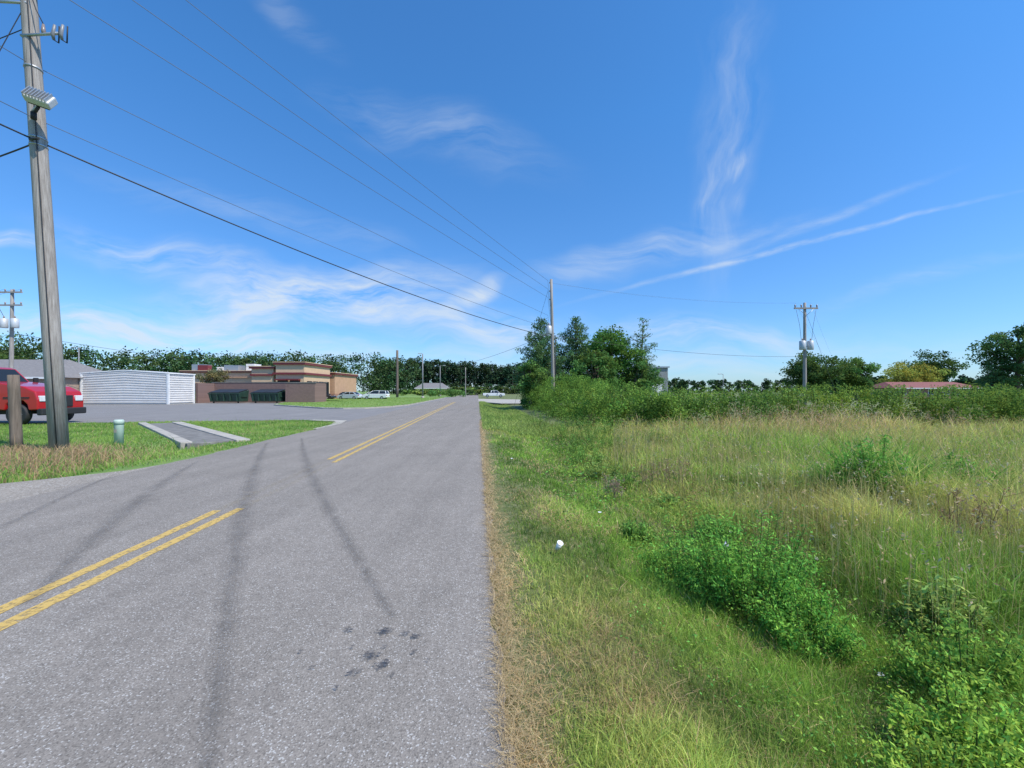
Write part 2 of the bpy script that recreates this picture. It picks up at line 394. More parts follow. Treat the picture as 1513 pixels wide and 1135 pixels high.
for i,z in enumerate((11.6,10.3)):
    box('crossarm_%d'%i,-1.2,1.3,-.2,-.08,z-.07,z+.07,M_pole,P3)
    for j,x in enumerate((-1.1,-.4,.5,1.2)): tube('ins_%d_%d'%(i,j),[(x,-.14,z+.07),(x,-.14,z+.3)],[.05,.07],M_porc,P3,6)
can('transformer_a',-.45,-.2,8,.3,.9,P3); can('transformer_b',.65,-.2,8,.3,.9,P3)
tube('drop',[(-1.1,-.15,10.2),(-.5,-.2,9.2)],.02,M_wire,P3,5)
MX,MY=3.5,34
P2=pole('utility_pole',(MX,MY,-.2),(MX-.22,MY,11.0),.17,.11,M_pole)
can('transformer',-.42,-.1,6.6,.24,.65,P2)
tube('bracket',[(-.2,0,7.1),(-.4,-.1,7.1)],.03,M_galv,P2,6)
for i,z in enumerate((10.9,10.2,9.5)): tube('ins_%d'%i,[(-.15,0,z),(-.38,0,z+.02)],[.035,.06],M_porc,P2,6)
tube('riser_conduit',[(.16,-.1,.2),(.1,-.1,6.5)],.04,M_dark,P2,8)
QX,QY=31.0,43
P4=pole('utility_pole',(QX,QY,-.2),(QX,QY,11.0),.19,.13,M_pole)
box('crossarm',-1.25,1.25,-.24,-.12,10.5,10.66,M_pole,P4)
for j,x in enumerate((-1.15,-.5,.5,1.15)): tube('ins_%d'%j,[(x,-.18,10.66),(x,-.18,10.95)],[.05,.08],M_porc,P4,6)
tube('brace_a',[(-.8,-.25,10.5),(0,-.2,9.8)],.025,M_galv,P4,5); tube('brace_b',[(.8,-.25,10.5),(0,-.2,9.8)],.025,M_galv,P4,5)
can('transformer_a',-.42,-.25,6.2,.3,.9,P4); can('transformer_b',.42,-.25,6.2,.3,.9,P4)
box('mount',-.3,.3,-.23,-.17,6.5,6.6,M_galv,P4)
for i,x in enumerate((-.55,.55)): tube('lead_%d'%i,[(x,-.25,7.2),(x*1.3,-.25,8.8),(x*1.9,-.2,10.4)],.015,M_wire,P4,5)
wr=empty('power_lines')
wi=[0]
def wire(a,b,sag,r,mat=M_wire,n=24):
    wi[0]+=1
    cu=bpy.data.curves.new('wire_%d'%wi[0],'CURVE'); cu.dimensions='3D'; cu.bevel_depth=r; cu.bevel_resolution=1
    s=cu.splines.new('POLY'); s.points.add(n)
    for i in range(n+1):
        t=i/n; s.points[i].co=(a[0]+(b[0]-a[0])*t,a[1]+(b[1]-a[1])*t,a[2]+(b[2]-a[2])*t-sag*4*t*(1-t),1)
    cu.materials.append(mat); link(bpy.data.objects.new('wire_%d'%wi[0],cu),wr)
def L1(z,dx=0): return (BX+px1(z)+dx,BY-.1,z)
def L2(z,dx=-.3): return (MX-.2+dx,MY,z)
W=[(15.75,10.9,.010,M_wire2,0),(14.3,10.2,.010,M_wire2,0),(12.95,9.5,.010,M_wire2,0),(10.45,8.0,.009,M_wire2,0),(9.0,6.95,.009,M_wire2,.25),(8.4,6.25,.021,M_wire,.45)]
for a,b,r,m,sg in W:
    wire(L1(a),L2(b),sg+.1,r,m)
    wire(L1(a),(-15.2,-32,a-.3),.6,r,m)
    wire(L2(b),(12.0,110,b-1),.8,r*.8,m)
wire(L1(8.3),(-30,14,7.3),.6,.02); wire(L1(11.4),(-40,16,10.6),.8,.012)
wire(L1(14.5),(-15.6,9.2,0),0,.01); wire(L1(12),(-16.8,9.2,0),0,.01)
for x in (-1.15,.5):
    wire((MX-.2,MY,10.7),(QX+x,QY-.18,10.95),.55,.004,M_wire2)
    wire((QX+x,QY-.18,10.95),(120+x,150,10.5),.9,.006,M_wire2)
wire((MX,MY,6.3),(QX,QY-.2,5.3),.55,.013)
wire((QX,QY,10.3),(QX+3.6,QY-.3,0),0,.01)
wire(L2(10),(MX-3.4,MY+3,0),0,.01)
wire(L2(6.4),(-20,92,7.5),1.3,.014)
for x in (-1.1,-.4,.5,1.2): wire((FX+x,FY-.14,11.9),(-110+x,62,12),.8,.010,M_wire2)
wire((FX,FY,7.5),(FX+5,FY+60,6.5),.9,.02)

# ---------------------------------------------------------------- lamps
def lamp(x,y,z,arm=1.4,r=.09,mat=M_galv,dirx=-1):
    e=empty('street_lamp',(x,y,0))
    tube('base',[(0,0,0),(0,0,.5)],[r*2.2,r*2],M_conc,e,10)
    tube('post',[(0,0,.4),(0,0,z)],[r,r*.7],mat,e,10)
    tube('arm',[(0,0,z-.1),(dirx*arm*.5,0,z+.05),(dirx*arm,0,z+.08)],.05,mat,e,6)
    box('head',min(dirx*arm,dirx*(arm+.7)),max(dirx*arm,dirx*(arm+.7)),-.17,.17,z-.02,z+.14,M_metal_g,e,.04)
M_lpost=paint('lamp_post_grey',(.2,.2,.21),.5)
lamp(-19.8,90,9.9,.3,.17,M_lpost,-1); lamp(-96,90,11.3,.8,.15,M_lpost,-1); lamp(-23,130,9.8,1,.15,M_lpost,1); lamp(52,100,5.8,.6,.08,M_lpost,-1)
e=pole('utility_pole',(-30.8,109,0),(-30.8,109,12.6),.34,.3,M_pole_d)
e=pole('utility_pole',(-13.5,118,0),(-13.5,118,8.5),.14,.1,M_pole)

# ---------------------------------------------------------------- buildings
def sidingmat(name,c1,c2,scale,axis='Z'):
    m,nt,b=newmat(name)
    w=N(nt,'ShaderNodeTexWave'); w.bands_direction=axis; w.inputs['Scale'].default_value=scale; w.inputs['Distortion'].default_value=0
    tc=N(nt,'ShaderNodeTexCoord'); nt.links.new(tc.outputs['Object'],w.inputs['Vector'])
    n=noise(nt,.8,5); r=ramp(nt,n.outputs[0],[(.3,c1),(.7,c2)]); nt.links.new(r.outputs[0],b.inputs['Base Color'])
    bp=N(nt,'ShaderNodeBump'); bp.inputs['Strength'].default_value=1; bp.inputs['Distance'].default_value=.05
    nt.links.new(w.outputs[0],bp.inputs['Height']); nt.links.new(bp.outputs[0],b.inputs['Normal']); b.inputs['Roughness'].default_value=.45
    return m
M_wmetal=paint('white_painted_metal',(.70,.67,.64),.6,.0,.08,.7)
M_wmetal2=paint('white_trim',(.78,.77,.75),.5)
sh=empty('metal_storage_building')
x0,x1,y0,y1=-53,-42.4,50,54
def ribwall(nm,a,b,zt_fn,out):
    rows=13; nseg=10; vs=[];fs=[]
    a=np.array(a,float);b=np.array(b,float);out=np.array(out,float)
    prof=[]
    for i in range(rows):
        prof+= [(i/rows,0),((i+.3)/rows,0),((i+.45)/rows,.09),((i+.85)/rows,.09)]
    prof.append((1,0))
    for t in np.linspace(0,1,nseg+1):
        p=a+(b-a)*t; H=zt_fn(t)
        for f,o in prof: vs.append((p[0]+out[0]*o,p[1]+out[1]*o,.08+f*(H-.08)))
    m=len(prof)
    for i in range(nseg):
        for j in range(m-1): fs.append((i*m+j,(i+1)*m+j,(i+1)*m+j+1,i*m+j+1))
    return meshobj(nm,vs,fs,M_wmetal,sh)
gab=lambda t: 3.78+.36*(1-abs(2*t-1))
ribwall('front_wall',(x0,y0),(x1,y0),gab,(0,-1)); ribwall('right_wall',(x1,y0),(x1,y1),lambda t:3.78,(1,0))
box('left_wall',x0,x0+.05,y0+.02,y1-.02,0,3.76,M_wmetal,sh); box('back_wall',x0+.06,x1-.06,y1-.06,y1-.01,0,3.76,M_wmetal,sh)
for nm,xa in (('corner_a',x0-.08),('corner_b',x1-.02)): box(nm,xa,xa+.24,y0-.14,y0+.04,0,3.74,M_wmetal2,sh)
box('corner_c',x1-.02,x1+.2,y1-.1,y1+.05,0,3.74,M_wmetal2,sh)
xm=(x0+x1)/2
meshobj('roof',[(x0-.15,y0-.13,3.78),(xm,y0-.13,4.16),(x1+.2,y0-.13,3.78),(x0-.15,y1+.2,3.78),(xm,y1+.2,4.16),(x1+.2,y1+.2,3.78),
 (x0-.15,y0-.13,3.9),(xm,y0-.13,4.28),(x1+.2,y0-.13,3.9),(x0-.15,y1+.2,3.9),(xm,y1+.2,4.28),(x1+.2,y1+.2,3.9)],
 [(6,7,10,9),(7,8,11,10),(0,3,4,1),(1,4,5,2),(0,1,7,6),(1,2,8,7),(2,5,11,8),(3,9,10,4),(4,10,11,5),(0,6,9,3)],M_wmetal2,sh)
box('skid',x0,x1,y0-.02,y1,-.02,.08,M_conc,sh)
def brickmat(name,c1,c2,mort,scale=4):
    m,nt,b=newmat(name); br=N(nt,'ShaderNodeTexBrick'); br.inputs['Scale'].default_value=scale
    br.inputs['Color1'].default_value=(*c1,1); br.inputs['Color2'].default_value=(*c2,1); br.inputs['Mortar'].default_value=(*mort,1); br.inputs['Mortar Size'].default_value=.015
    tc=N(nt,'ShaderNodeTexCoord'); mp=N(nt,'ShaderNodeMapping'); mp.inputs['Rotation'].default_value=(rad(90),0,0)
    nt.links.new(tc.outputs['Object'],mp.inputs[0]); nt.links.new(mp.outputs[0],br.inputs['Vector']); nt.links.new(br.outputs[0],b.inputs['Base Color'])
    b.inputs['Roughness'].default_value=.9; return m
M_tan=paint('tan_stucco',(.50,.30,.185),.9,0,.1,1.5,.2); M_tan2=paint('cream_stucco',(.62,.43,.28),.9,0,.08,1.5,.2)
M_brick=brickmat('brown_brick',(.30,.15,.10),(.38,.20,.14),(.3,.25,.2))
M_red=paint('dark_red_trim',(.18,.03,.032),.5,0,.08); M_block=brickmat('brown_block_wall',(.20,.125,.11),(.24,.15,.13),(.17,.12,.1),2)
rs=empty('restaurant_building')
def block(nm,xa,xb,ya,yb,z,wall,corn=.45):
    box(nm+'_base',xa,xb,ya,yb,0,1.1,M_brick,rs); box(nm+'_wall',xa+.05,xb-.05,ya+.05,yb-.05,1.1,z-corn,wall,rs)
    box(nm+'_cornice',xa-.25,xb+.25,ya-.25,yb+.25,z-corn,z-.12,M_red,rs,.03); box(nm+'_coping',xa-.32,xb+.32,ya-.32,yb+.32,z-.12,z,M_tan2,rs)
block('left_wing',-58.5,-46.0,72,86,5.3,M_tan2,.35)
block('middle',-45.3,-41.4,70.5,86,6.0,M_tan2)
block('entry_tower',-40.8,-35.8,70,80,6.7,M_tan2,.5)
block('rear',-41.4,-35.2,80.7,92,5.4,M_tan)
box('tower_band',-41.2,-35.6,69.8,70,4.5,4.85,M_red,rs); box('tower_band_side',-35.8,-35.55,70.02,80,4.5,4.85,M_red,rs)
box('middle_band',-45.4,-41.5,70.3,70.5,4.3,4.6,M_red,rs)
box('wing_band',-58.6,-46.1,71.8,72.0,4.0,4.2,M_tan,rs)
for i,(xa,xb) in enumerate([(-40.3,-38.7),(-38.2,-36.6)]):
    box('window_%d'%i,xa,xb,69.93,70.02,1.0,3.4,M_glass,rs); box('window_frame_%d'%i,xa-.1,xb+.1,69.96,70.01,.9,3.5,M_red,rs)
    box('awning_%d'%i,xa-.2,xb+.2,69.2,69.9,3.5,3.75,M_red,rs)
for i in range(4): box('side_window_%d'%i,-35.83,-35.7,71+i*2.2,72.6+i*2.2,1.0,3.4,M_glass,rs)
for i,xa in enumerate((-57.5,-54.5,-51.5,-48.5)): box('wing_window_%d'%i,xa,xa+1.6,71.95,72.03,1.2,3.0,M_glass,rs)
for i,(xa,ya,w,h) in enumerate([(-57.6,73,2.2,1.5),(-53.8,74,1.5,.9),(-51.8,73,2.6,1.3),(-48.5,74,1.6,1.7),(-44,75,1.5,1.2)]): box('rooftop_unit_%d'%i,xa,xa+w,ya,ya+2,5.2,5.4+h*.7,M_wmetal2 if i%2 else M_galv,rs,.04)
box('rooftop_red_unit',-56.2,-54.4,72.6,73.6,5.3,6.3,M_red,rs)
en=empty('dumpster_enclosure_wall')
box('back',-43,-26.8,58.3,58.6,0,2.85,M_block,en); box('right_return',-27.1,-26.8,55.52,58.28,0,2.75,M_block,en)
box('middle_return',-30.8,-30.5,55.2,58.28,0,2.75,M_block,en); box('front_right',-30.48,-26.8,55.2,55.5,0,2.75,M_block,en)
box('left_return',-43,-42.7,55.2,58.28,0,2.75,M_block,en)
box('cap_back',-43.1,-26.7,58.25,58.65,2.852,2.94,M_conc_d,en)
box('cap_front',-30.9,-26.7,55.15,55.48,2.752,2.84,M_conc_d,en)
M_dump=paint('dumpster_green',(.025,.06,.042),.5,.1,.3,3); M_lid=paint('lid_black',(.025,.025,.025),.5)
def dumpster(x,y,w=3.9):
    e=empty('dumpster',(x,y,.02))
    vs=[(0,0,.2),(w,0,.2),(w,1.7,.2),(0,1.7,.2),(-.1,-.25,1.35),(w+.1,-.25,1.35),(w+.1,1.8,1.75),(-.1,1.8,1.75)]
    meshobj('hopper',vs,[(0,3,2,1),(0,1,5,4),(1,2,6,5),(2,3,7,6),(3,0,4,7),(4,5,6,7)],M_dump,e,bevel=.03)
    for i in range(5): box('rib_%d'%i,.2+i*(w-.5)/4,.3+i*(w-.5)/4,-.3,-.1,.3,1.3,M_dump,e)
    box('top_rail',-.1,w+.1,-.34,-.26,1.26,1.37,M_dump,e)
    for i in range(2): meshobj('lid_%d'%i,[(i*w/2+.03,-.3,1.4),((i+1)*w/2-.03,-.3,1.4),((i+1)*w/2-.03,1.8,1.82),(i*w/2+.03,1.8,1.82),(i*w/2+.03,-.3,1.47),((i+1)*w/2-.03,-.3,1.47),((i+1)*w/2-.03,1.8,1.9),(i*w/2+.03,1.8,1.9)],[(0,3,2,1),(4,5,6,7),(0,1,5,4),(1,2,6,5),(2,3,7,6),(3,0,4,7)],M_lid,e)
    for i,xx in enumerate((-.12,w+.02)): box('fork_pocket_%d'%i,xx,xx+.12,.2,1.4,.8,1.0,M_dump,e)
    for i,xx in enumerate((.3,w-.4)): tube('caster_%d'%i,[(xx,.2,.1),(xx+.1,.2,.1)],.1,M_dark,e,10)
dumpster(-40.6,54.6,4.0); dumpster(-35.2,55.0,3.6)
M_roof=paint('grey_shingles',(.2,.19,.19),.9,0,.15,4,.3); M_wallb=paint('brown_siding',(.33,.25,.2),.8,0,.06); M_rroof=paint('red_roof',(.24,.085,.075),.8,0,.15,3)
def house(name,x,y,w,dp,eave,ridge,wall,roof,rz=0,hip=0,ov=.5):
    e=empty(name,(x,y,0),rz)
    box('walls',0,w,0,dp,0,eave-.06,wall,e)
    m=dp/2
    vs=[(-ov,-ov,eave-.05),(w+ov,-ov,eave-.05),(w+ov,dp+ov,eave-.05),(-ov,dp+ov,eave-.05),(-ov+hip,m,ridge),(w+ov-hip,m,ridge)]
    meshobj('roof',vs,[(0,1,5,4),(2,3,4,5),(3,0,4),(1,2,5),(0,3,2,1)],roof,e)
    box('fascia',-ov,w+ov,-ov-.04,-ov-.003,eave-.25,eave-.03,M_wmetal2,e)
    for i in range(int(w//3)):
        xx=1+i*3.0
        if xx+1.3<w: box('window_%d'%i,xx,xx+1.2,-.05,.02,1.0,2.2,M_glass,e); box('frame_%d'%i,xx-.1,xx+1.3,-.03,.01,.9,2.3,M_wmetal2,e)
    box('door',w*.5-.3,w*.5+.6,-.06,.02,0,2.05,M_red,e)
    return e
house('brown_house',-66,46,13,9,3.3,5.6,M_wallb,M_roof,rad(4),3)
house('red_roof_house',85,90,18,9,2.4,3.75,M_brick,M_rroof,rad(-3),2)
house('distant_house',-44,185,14,9,3,5.4,M_tan2,M_roof,0,3)
gb=empty('grey_metal_building',(24.2,74,0))
M_gs=sidingmat('grey_metal_siding',(.3,.31,.3),(.36,.37,.35),3,'X')
box('walls',0,4.2,0,14,0,5.9,M_gs,gb); box('roof',-.25,4.45,-.25,14.2,5.9,6.15,M_galv,gb); box('door',1,3.2,-.04,.02,0,3.4,M_wmetal2,gb)

# ---------------------------------------------------------------- vehicles
def wheel(nm,x,y,r,w,par):
    o=tube(nm,[(x,y-w/2,r),(x,y-w/2+.03,r),(x,y+w/2-.03,r),(x,y+w/2,r)],[r*.9,r,r,r*.9],M_dark,par,20)
    tube(nm+'_rim',[(x,y-w/2-.012,r),(x,y+w/2+.012,r)],r*.6,M_galv,par,12)
M_lightw=paint('headlamp',(.7,.7,.72),.15); M_lightr=paint('tail_lamp',(.4,.02,.02),.2)
def car(name,x,y,rz,col,kind='sedan',L=4.7):
    e=empty(name,(x,y,.02),rz); W=1.84; m=paint(name+'_paint',col,.25,0,.02,2,0,.6)
    s=L/4.7
    if kind=='sedan':
        body=[(-2.3,.35),(-2.32,.75),(-2.2,.95),(-1.5,1.02),(.9,.98),(2.0,.82),(2.3,.65),(2.33,.35),(1.9,.24),(-1.9,.24)]
        cab=[(-1.75,1.0),(-1.05,1.42),(-.1,1.47),(.35,1.42),(1.15,.97)]; roof=[(-1.08,1.43),(-.1,1.49),(.36,1.43),(.3,1.38),(-.1,1.42),(-1.0,1.37)]
    elif kind=='suv':
        body=[(-2.3,.4),(-2.33,.9),(-2.25,1.1),(1.0,1.1),(2.1,.98),(2.3,.75),(2.33,.4),(1.9,.3),(-1.9,.3)]
        cab=[(-2.22,1.08),(-2.0,1.68),(-.1,1.74),(.4,1.68),(1.2,1.08)]; roof=[(-2.05,1.69),(-.1,1.77),(.42,1.69),(.35,1.62),(-.1,1.68),(-1.95,1.62)]
    else:
        body=[(-2.6,.5),(-2.62,1.08),(-.75,1.1),(1.2,1.12),(2.4,1.05),(2.55,.8),(2.58,.5),(2.2,.4),(-2.2,.4)]
        cab=[(-.75,1.09),(-.62,1.75),(.3,1.8),(.7,1.74),(1.35,1.1)]; roof=[(-.66,1.76),(.3,1.83),(.72,1.75),(.65,1.69),(.3,1.74),(-.58,1.7)]
    sc=lambda P:[(a*s,b) for a,b in P]
    profile('body',sc(body),-W/2,W/2,m,e,.06)
    profile('windows',sc(cab),-W/2+.08,W/2-.08,M_glass,e,.02,.38,1.0)
    zr=roof[0][1]; k=.38*(zr-1.0)
    profile('roof',sc(roof),-W/2+.06+k,W/2-.06-k,m,e,.01)
    for sd in (-1,1):
        yb=sd*(W/2-.075); yt=sd*(W/2-.07-k)
        f=cab[-1]; g=cab[-2]; tube('a_pillar_%d'%sd,[(f[0]*s,yb,f[1]),(g[0]*s,yt,g[1])],.045,m,e,6)
        f=cab[0]; g=cab[1]; tube('c_pillar_%d'%sd,[(f[0]*s,yb,f[1]),(g[0]*s,yt,g[1])],.07,m,e,6)
        mid=(cab[1][0]+cab[-2][0])/2-.05; tube('b_pillar_%d'%sd,[(mid*s,yb,1.0),(mid*s,yt,zr)],.04,m,e,6)
        box('mirror_%d'%sd,.8*s,.95*s,min(sd*(W/2),sd*(W/2+.18)),max(sd*(W/2),sd*(W/2+.18)),1.0,1.14,m,e)
        for wx in (-1.45*s*(1.1 if kind=='pickup' else 1),1.42*s*(1.1 if kind=='pickup' else 1)): 
            wheel('wheel_%d_%d'%(sd,wx>0),wx,sd*(W/2-.1),.34 if kind!='pickup' else .4,.24,e)
        fx=body[5][0]*s if kind!='pickup' else 2.45
        box('headlamp_%d'%sd,fx-.1,fx+.06,min(sd*.55,sd*.85),max(sd*.55,sd*.85),.68,.82,M_lightw,e); bx=body[1][0]*s
        box('tail_lamp_%d'%sd,bx-.02,bx+.08,min(sd*.6,sd*.9),max(sd*.6,sd*.9),.75,.92,M_lightr,e)
    return e
car('parked_car',-36.9,79,rad(-8),(.015,.02,.03),'sedan',4.9); car('parked_car',-34.6,84,rad(200),(.03,.035,.045),'sedan')
car('parked_car',-31.5,79,rad(168),(.5,.55,.62),'sedan',4.7); car('parked_car',-28.9,84,rad(170),(.62,.65,.68),'sedan')
car('parked_suv',-26.6,79.5,rad(175),(.78,.79,.8),'suv',4.9); car('parked_car',-40.6,84,rad(10),(.3,.3,.32),'suv')
car('pickup_truck',-4.7,106,rad(4),(.8,.8,.82),'pickup',5.2)
M_tred=paint('red_truck_paint',(.42,.012,.015),.3,0,.05,2,0,.5); M_chrome=paint('chrome',(.6,.6,.62),.15,.9)
tk=empty('red_truck',(-25.3,20.6,.02),rad(2)); Wd=2.2
profile('hood',[(-.3,.75),(-.3,2.12),(.6,2.02),(1.7,1.86),(2.25,1.6),(2.38,1.2),(2.38,.72),(1.95,.7),(1.88,.98),(1.7,1.16),(1.4,1.2),(1.1,1.16),(.92,.98),(.85,.7)],-Wd/2,Wd/2,M_tred,tk,.05)
profile('cab',[(-3.0,.7),(-3.0,2.7),(-2.8,2.86),(-1.2,2.86),(-.95,2.78),(-.32,2.1),(-.32,.7)],-Wd/2+.02,Wd/2-.02,M_tred,tk,.05,.12,1.9)
profile('windscreen',[(-.9,2.72),(-.3,2.1),(-.24,2.12),(-.84,2.76)],-Wd/2+.2,Wd/2-.2,M_glass,tk,0,.12,1.9)
for sd in (-1,1):
    y=sd*(Wd/2-.01)
    meshobj('door_window_%d'%sd,[(-1.9,y,2.05),(-.6,y,2.05),(-.98,y-sd*.08,2.62),(-1.9,y-sd*.08,2.62)],[(0,1,2,3)],M_glass,tk)
    wheel('front_wheel_%d'%sd,1.4,sd*(Wd/2-.12),.5,.3,tk)
    wheel('rear_wheel_%d'%sd,-3.9,sd*(Wd/2-.2),.5,.5,tk)
    box('headlamp_%d'%sd,2.25,2.42,min(sd*.65,sd*1.02),max(sd*.65,sd*1.02),1.12,1.4,M_lightw,tk,.03)
    tube('mirror_arm_%d'%sd,[(-.5,sd*1.08,2.0),(-.4,sd*1.35,2.0)],.02,M_chrome,tk,6); box('mirror_%d'%sd,-.46,-.36,sd*1.38-.1,sd*1.38+.1,1.8,2.35,M_dark,tk,.02)
    box('step_%d'%sd,-2.2,-.5,sd*1.0-.15,sd*1.0+.15,.4,.55,M_chrome,tk)
    box('fender_trim_%d'%sd,.8,2.0,sd*1.105-.02,sd*1.105+.02,1.28,1.34,M_dark,tk)
box('bumper',2.3,2.55,-1.08,1.08,.45,.78,M_dark,tk,.05); box('grille',2.36,2.43,-.5,.5,.85,1.42,M_dark,tk,.02)
box('frame_rail',-6,2.2,-.5,.5,.5,.72,M_dark,tk); box('cargo_body',-7.2,-3.1,-1.2,1.2,.95,3.2,M_wmetal2,tk,.04)

# ---------------------------------------------------------------- trees
def broad_tree(name,x,y,H,W,col,seed,n_cl=46,n_lf=130,size=.35,low=.22,multi=False):
    rng=np.random.default_rng(seed); mb=MB()
    z0=H*low; cz=(z0+H)/2; rz=(H-z0)/2
    d=rng.normal(size=(n_cl,3)); d/=np.linalg.norm(d,axis=1)[:,None]; r=rng.uniform(.35,.92,n_cl)
    C=np.stack([d[:,0]*r*W/2,d[:,1]*r*W/2,cz+d[:,2]*r*rz],1)
    lob=1+.18*np.sin(np.arctan2(C[:,1],C[:,0])*3+seed)+.1*rng.normal(size=n_cl); C[:,0]*=lob; C[:,1]*=lob
    rc=rng.uniform(.09,.17,n_cl)*W; R=np.stack([rc,rc,rc*.7],1)
    Q,c=leaves(C,R,n_lf,size,col,rng,.35,.3); mb.add(Q,c,0)
    tr=H*.028
    T=[(0,0,-.3),(rng.normal()*.1,rng.normal()*.1,z0),(rng.normal()*.2,rng.normal()*.2,cz),(0,0,H*.85)]
    mb.add(tubeq(T,[tr*1.2,tr*.9,tr*.6,tr*.15],9),(.1,.08,.06),1)
    for i in range(0,n_cl,2):
        t=rng.uniform(.5,1); s=np.array([0,0,z0*.8+(cz-z0*.8)*t*min(1,(C[i,2]/cz))])
        m=(s+C[i])/2+np.array([0,0,-.05*H*rng.random()])
        mb.add(tubeq([s,m,C[i]],[tr*.4,tr*.25,tr*.08],5),(.1,.08,.06),1)
    o=mb.build(name,[M_leaf,M_bark]); o.location=(x,y,0); return o
def conifer(name,x,y,H,W,col,seed,levels=18,size=.3,low=.12,sparse=1.0,nl=26,droop=.0):
    rng=np.random.default_rng(seed); mb=MB(); C=[];R=[]
    tr=H*.02
    lean=rng.normal()*.02*H
    mb.add(tubeq([(0,0,-.3),(lean*.4,0,H*.5),(lean,0,H*.98)],[tr,tr*.6,tr*.12],8),(.1,.08,.06),1)
    for i in range(levels):
        f=i/(levels-1); z=H*(low+(1-low)*f)
        prof=(1-f)**.7*(.6+.4*min(1,f*5))
        L=W/2*(prof*.95+.08)
        nb=max(2,int((6-3*f)*sparse))
        a0=rng.random()*6.28
        for k in range(nb):
            a=a0+k*6.283/nb+rng.normal()*.25; l=L*rng.uniform(.6,1.25)
            e=np.array([lean*f+math.cos(a)*l,math.sin(a)*l,z+l*.32*(1-droop)+rng.normal()*.1])
            s=np.array([lean*f,0,z-.1])
            mb.add(tubeq([s,(s+e)/2+[0,0,-.04*l],e],[tr*.3,tr*.2,tr*.06],4),(.1,.08,.06),1)
            ns=max(1,int(l/.42))
            for j in range(ns):
                t=(j+1)/ns; C.append(s+(e-s)*t+rng.normal(size=3)*.08); q=.2+.18*(1-abs(t-.7)); R.append((q*1.25,q*1.25,q*.75))
    Q,c=leaves(C,np.array(R)*(W/4.5)**.3*1.1,nl,size,col,rng,.3,.1,.28); mb.add(Q,c,0)
    o=mb.build(name,[M_leaf,M_bark]); o.location=(x,y,0); return o
G1=(.125,.23,.06); G2=(.085,.155,.045); GP=(.11,.21,.085); GY=(.36,.38,.08)
conifer('pine_tree',3.0,42,8.9,5.4,GP,11,22,.3,.1,1.4,38)
conifer('pine_tree',6.9,44,9.3,5.6,GP,12,22,.3,.08,1.4,38)
conifer('pine_tree',14.2,45,9.3,5.4,GP,13,16,.28,.1,.8,26)
broad_tree('broadleaf_tree',10.7,44,8.9,6.8,(.11,.23,.05),14,85,180,.26,.1)
broad_tree('broadleaf_tree',8.4,41,6.6,5,G1,15,50,150,.24,.05)
broad_tree('broadleaf_tree',13.4,43,5.4,5,G1,16,44,150,.24,.05)
broad_tree('broadleaf_tree',1.8,40,4.8,4,G1,17,36,150,.22,.02)
conifer('pine_tree',4.8,46,7,5,GP,18,15,.3,.05,1.2,32)
broad_tree('broadleaf_tree',59.5,80,10,10.5,G2,21,75,150,.42,.12); broad_tree('broadleaf_tree',68.6,81,8.8,8.6,G1,22,60,140,.4,.12)
broad_tree('broadleaf_tree',101,104,9.4,11.5,GY,23,70,140,.42,.1); broad_tree('broadleaf_tree',108.5,106,12.2,11.6,G2,24,80,150,.46,.12)
broad_tree('broadleaf_tree',68.5,55,11.8,8.6,(.08,.155,.05),25,64,170,.34,.15)
conifer('pine_tree',66.3,56,6,4.2,GP,26,14,.3,.05,1.1,28)
conifer('pine_tree',98,82,5.2,3.0,GP,27,12,.35,.05,1,24)
broad_tree('ornamental_tree',-48.6,66,5.5,5,(.17,.17,.08),28,34,110,.26,.3)
broad_tree('broadleaf_tree',-92,72,10,9,G2,29,46,120,.4,.1)
def shrub(name,x,y,w,h,col,seed,size=.2,n=10,nl=90):
    rng=np.random.default_rng(seed); mb=MB()
    C=np.stack([rng.uniform(-.38,.38,n)*w,rng.uniform(-.3,.3,n)*w*.7,rng.uniform(.25,.72,n)*h],1)
    Q,c=leaves(C,np.array([w*.2,w*.18,h*.32]),nl,size,col,rng,.25,.3); mb.add(Q,c,0)
    mb.add(tubeq([(0,0,-.1),(0,0,h*.5)],[.05,.02],5),(.1,.08,.05),1)
    o=mb.build(name,[M_leaf,M_bark]); o.location=(x,y,0)
shrub('shrub',-50,58,3.5,1.9,G1,31); shrub('shrub',-46,58,3,1.7,G1,32); shrub('shrub',-58,62,4,1.7,G1,34); shrub('shrub',-62,60,4,1.6,G2,35)
shrub('shrub',-15.6,112,6,2.4,G1,36,.4); shrub('shrub',-22,122,7,2.2,G1,37,.4)

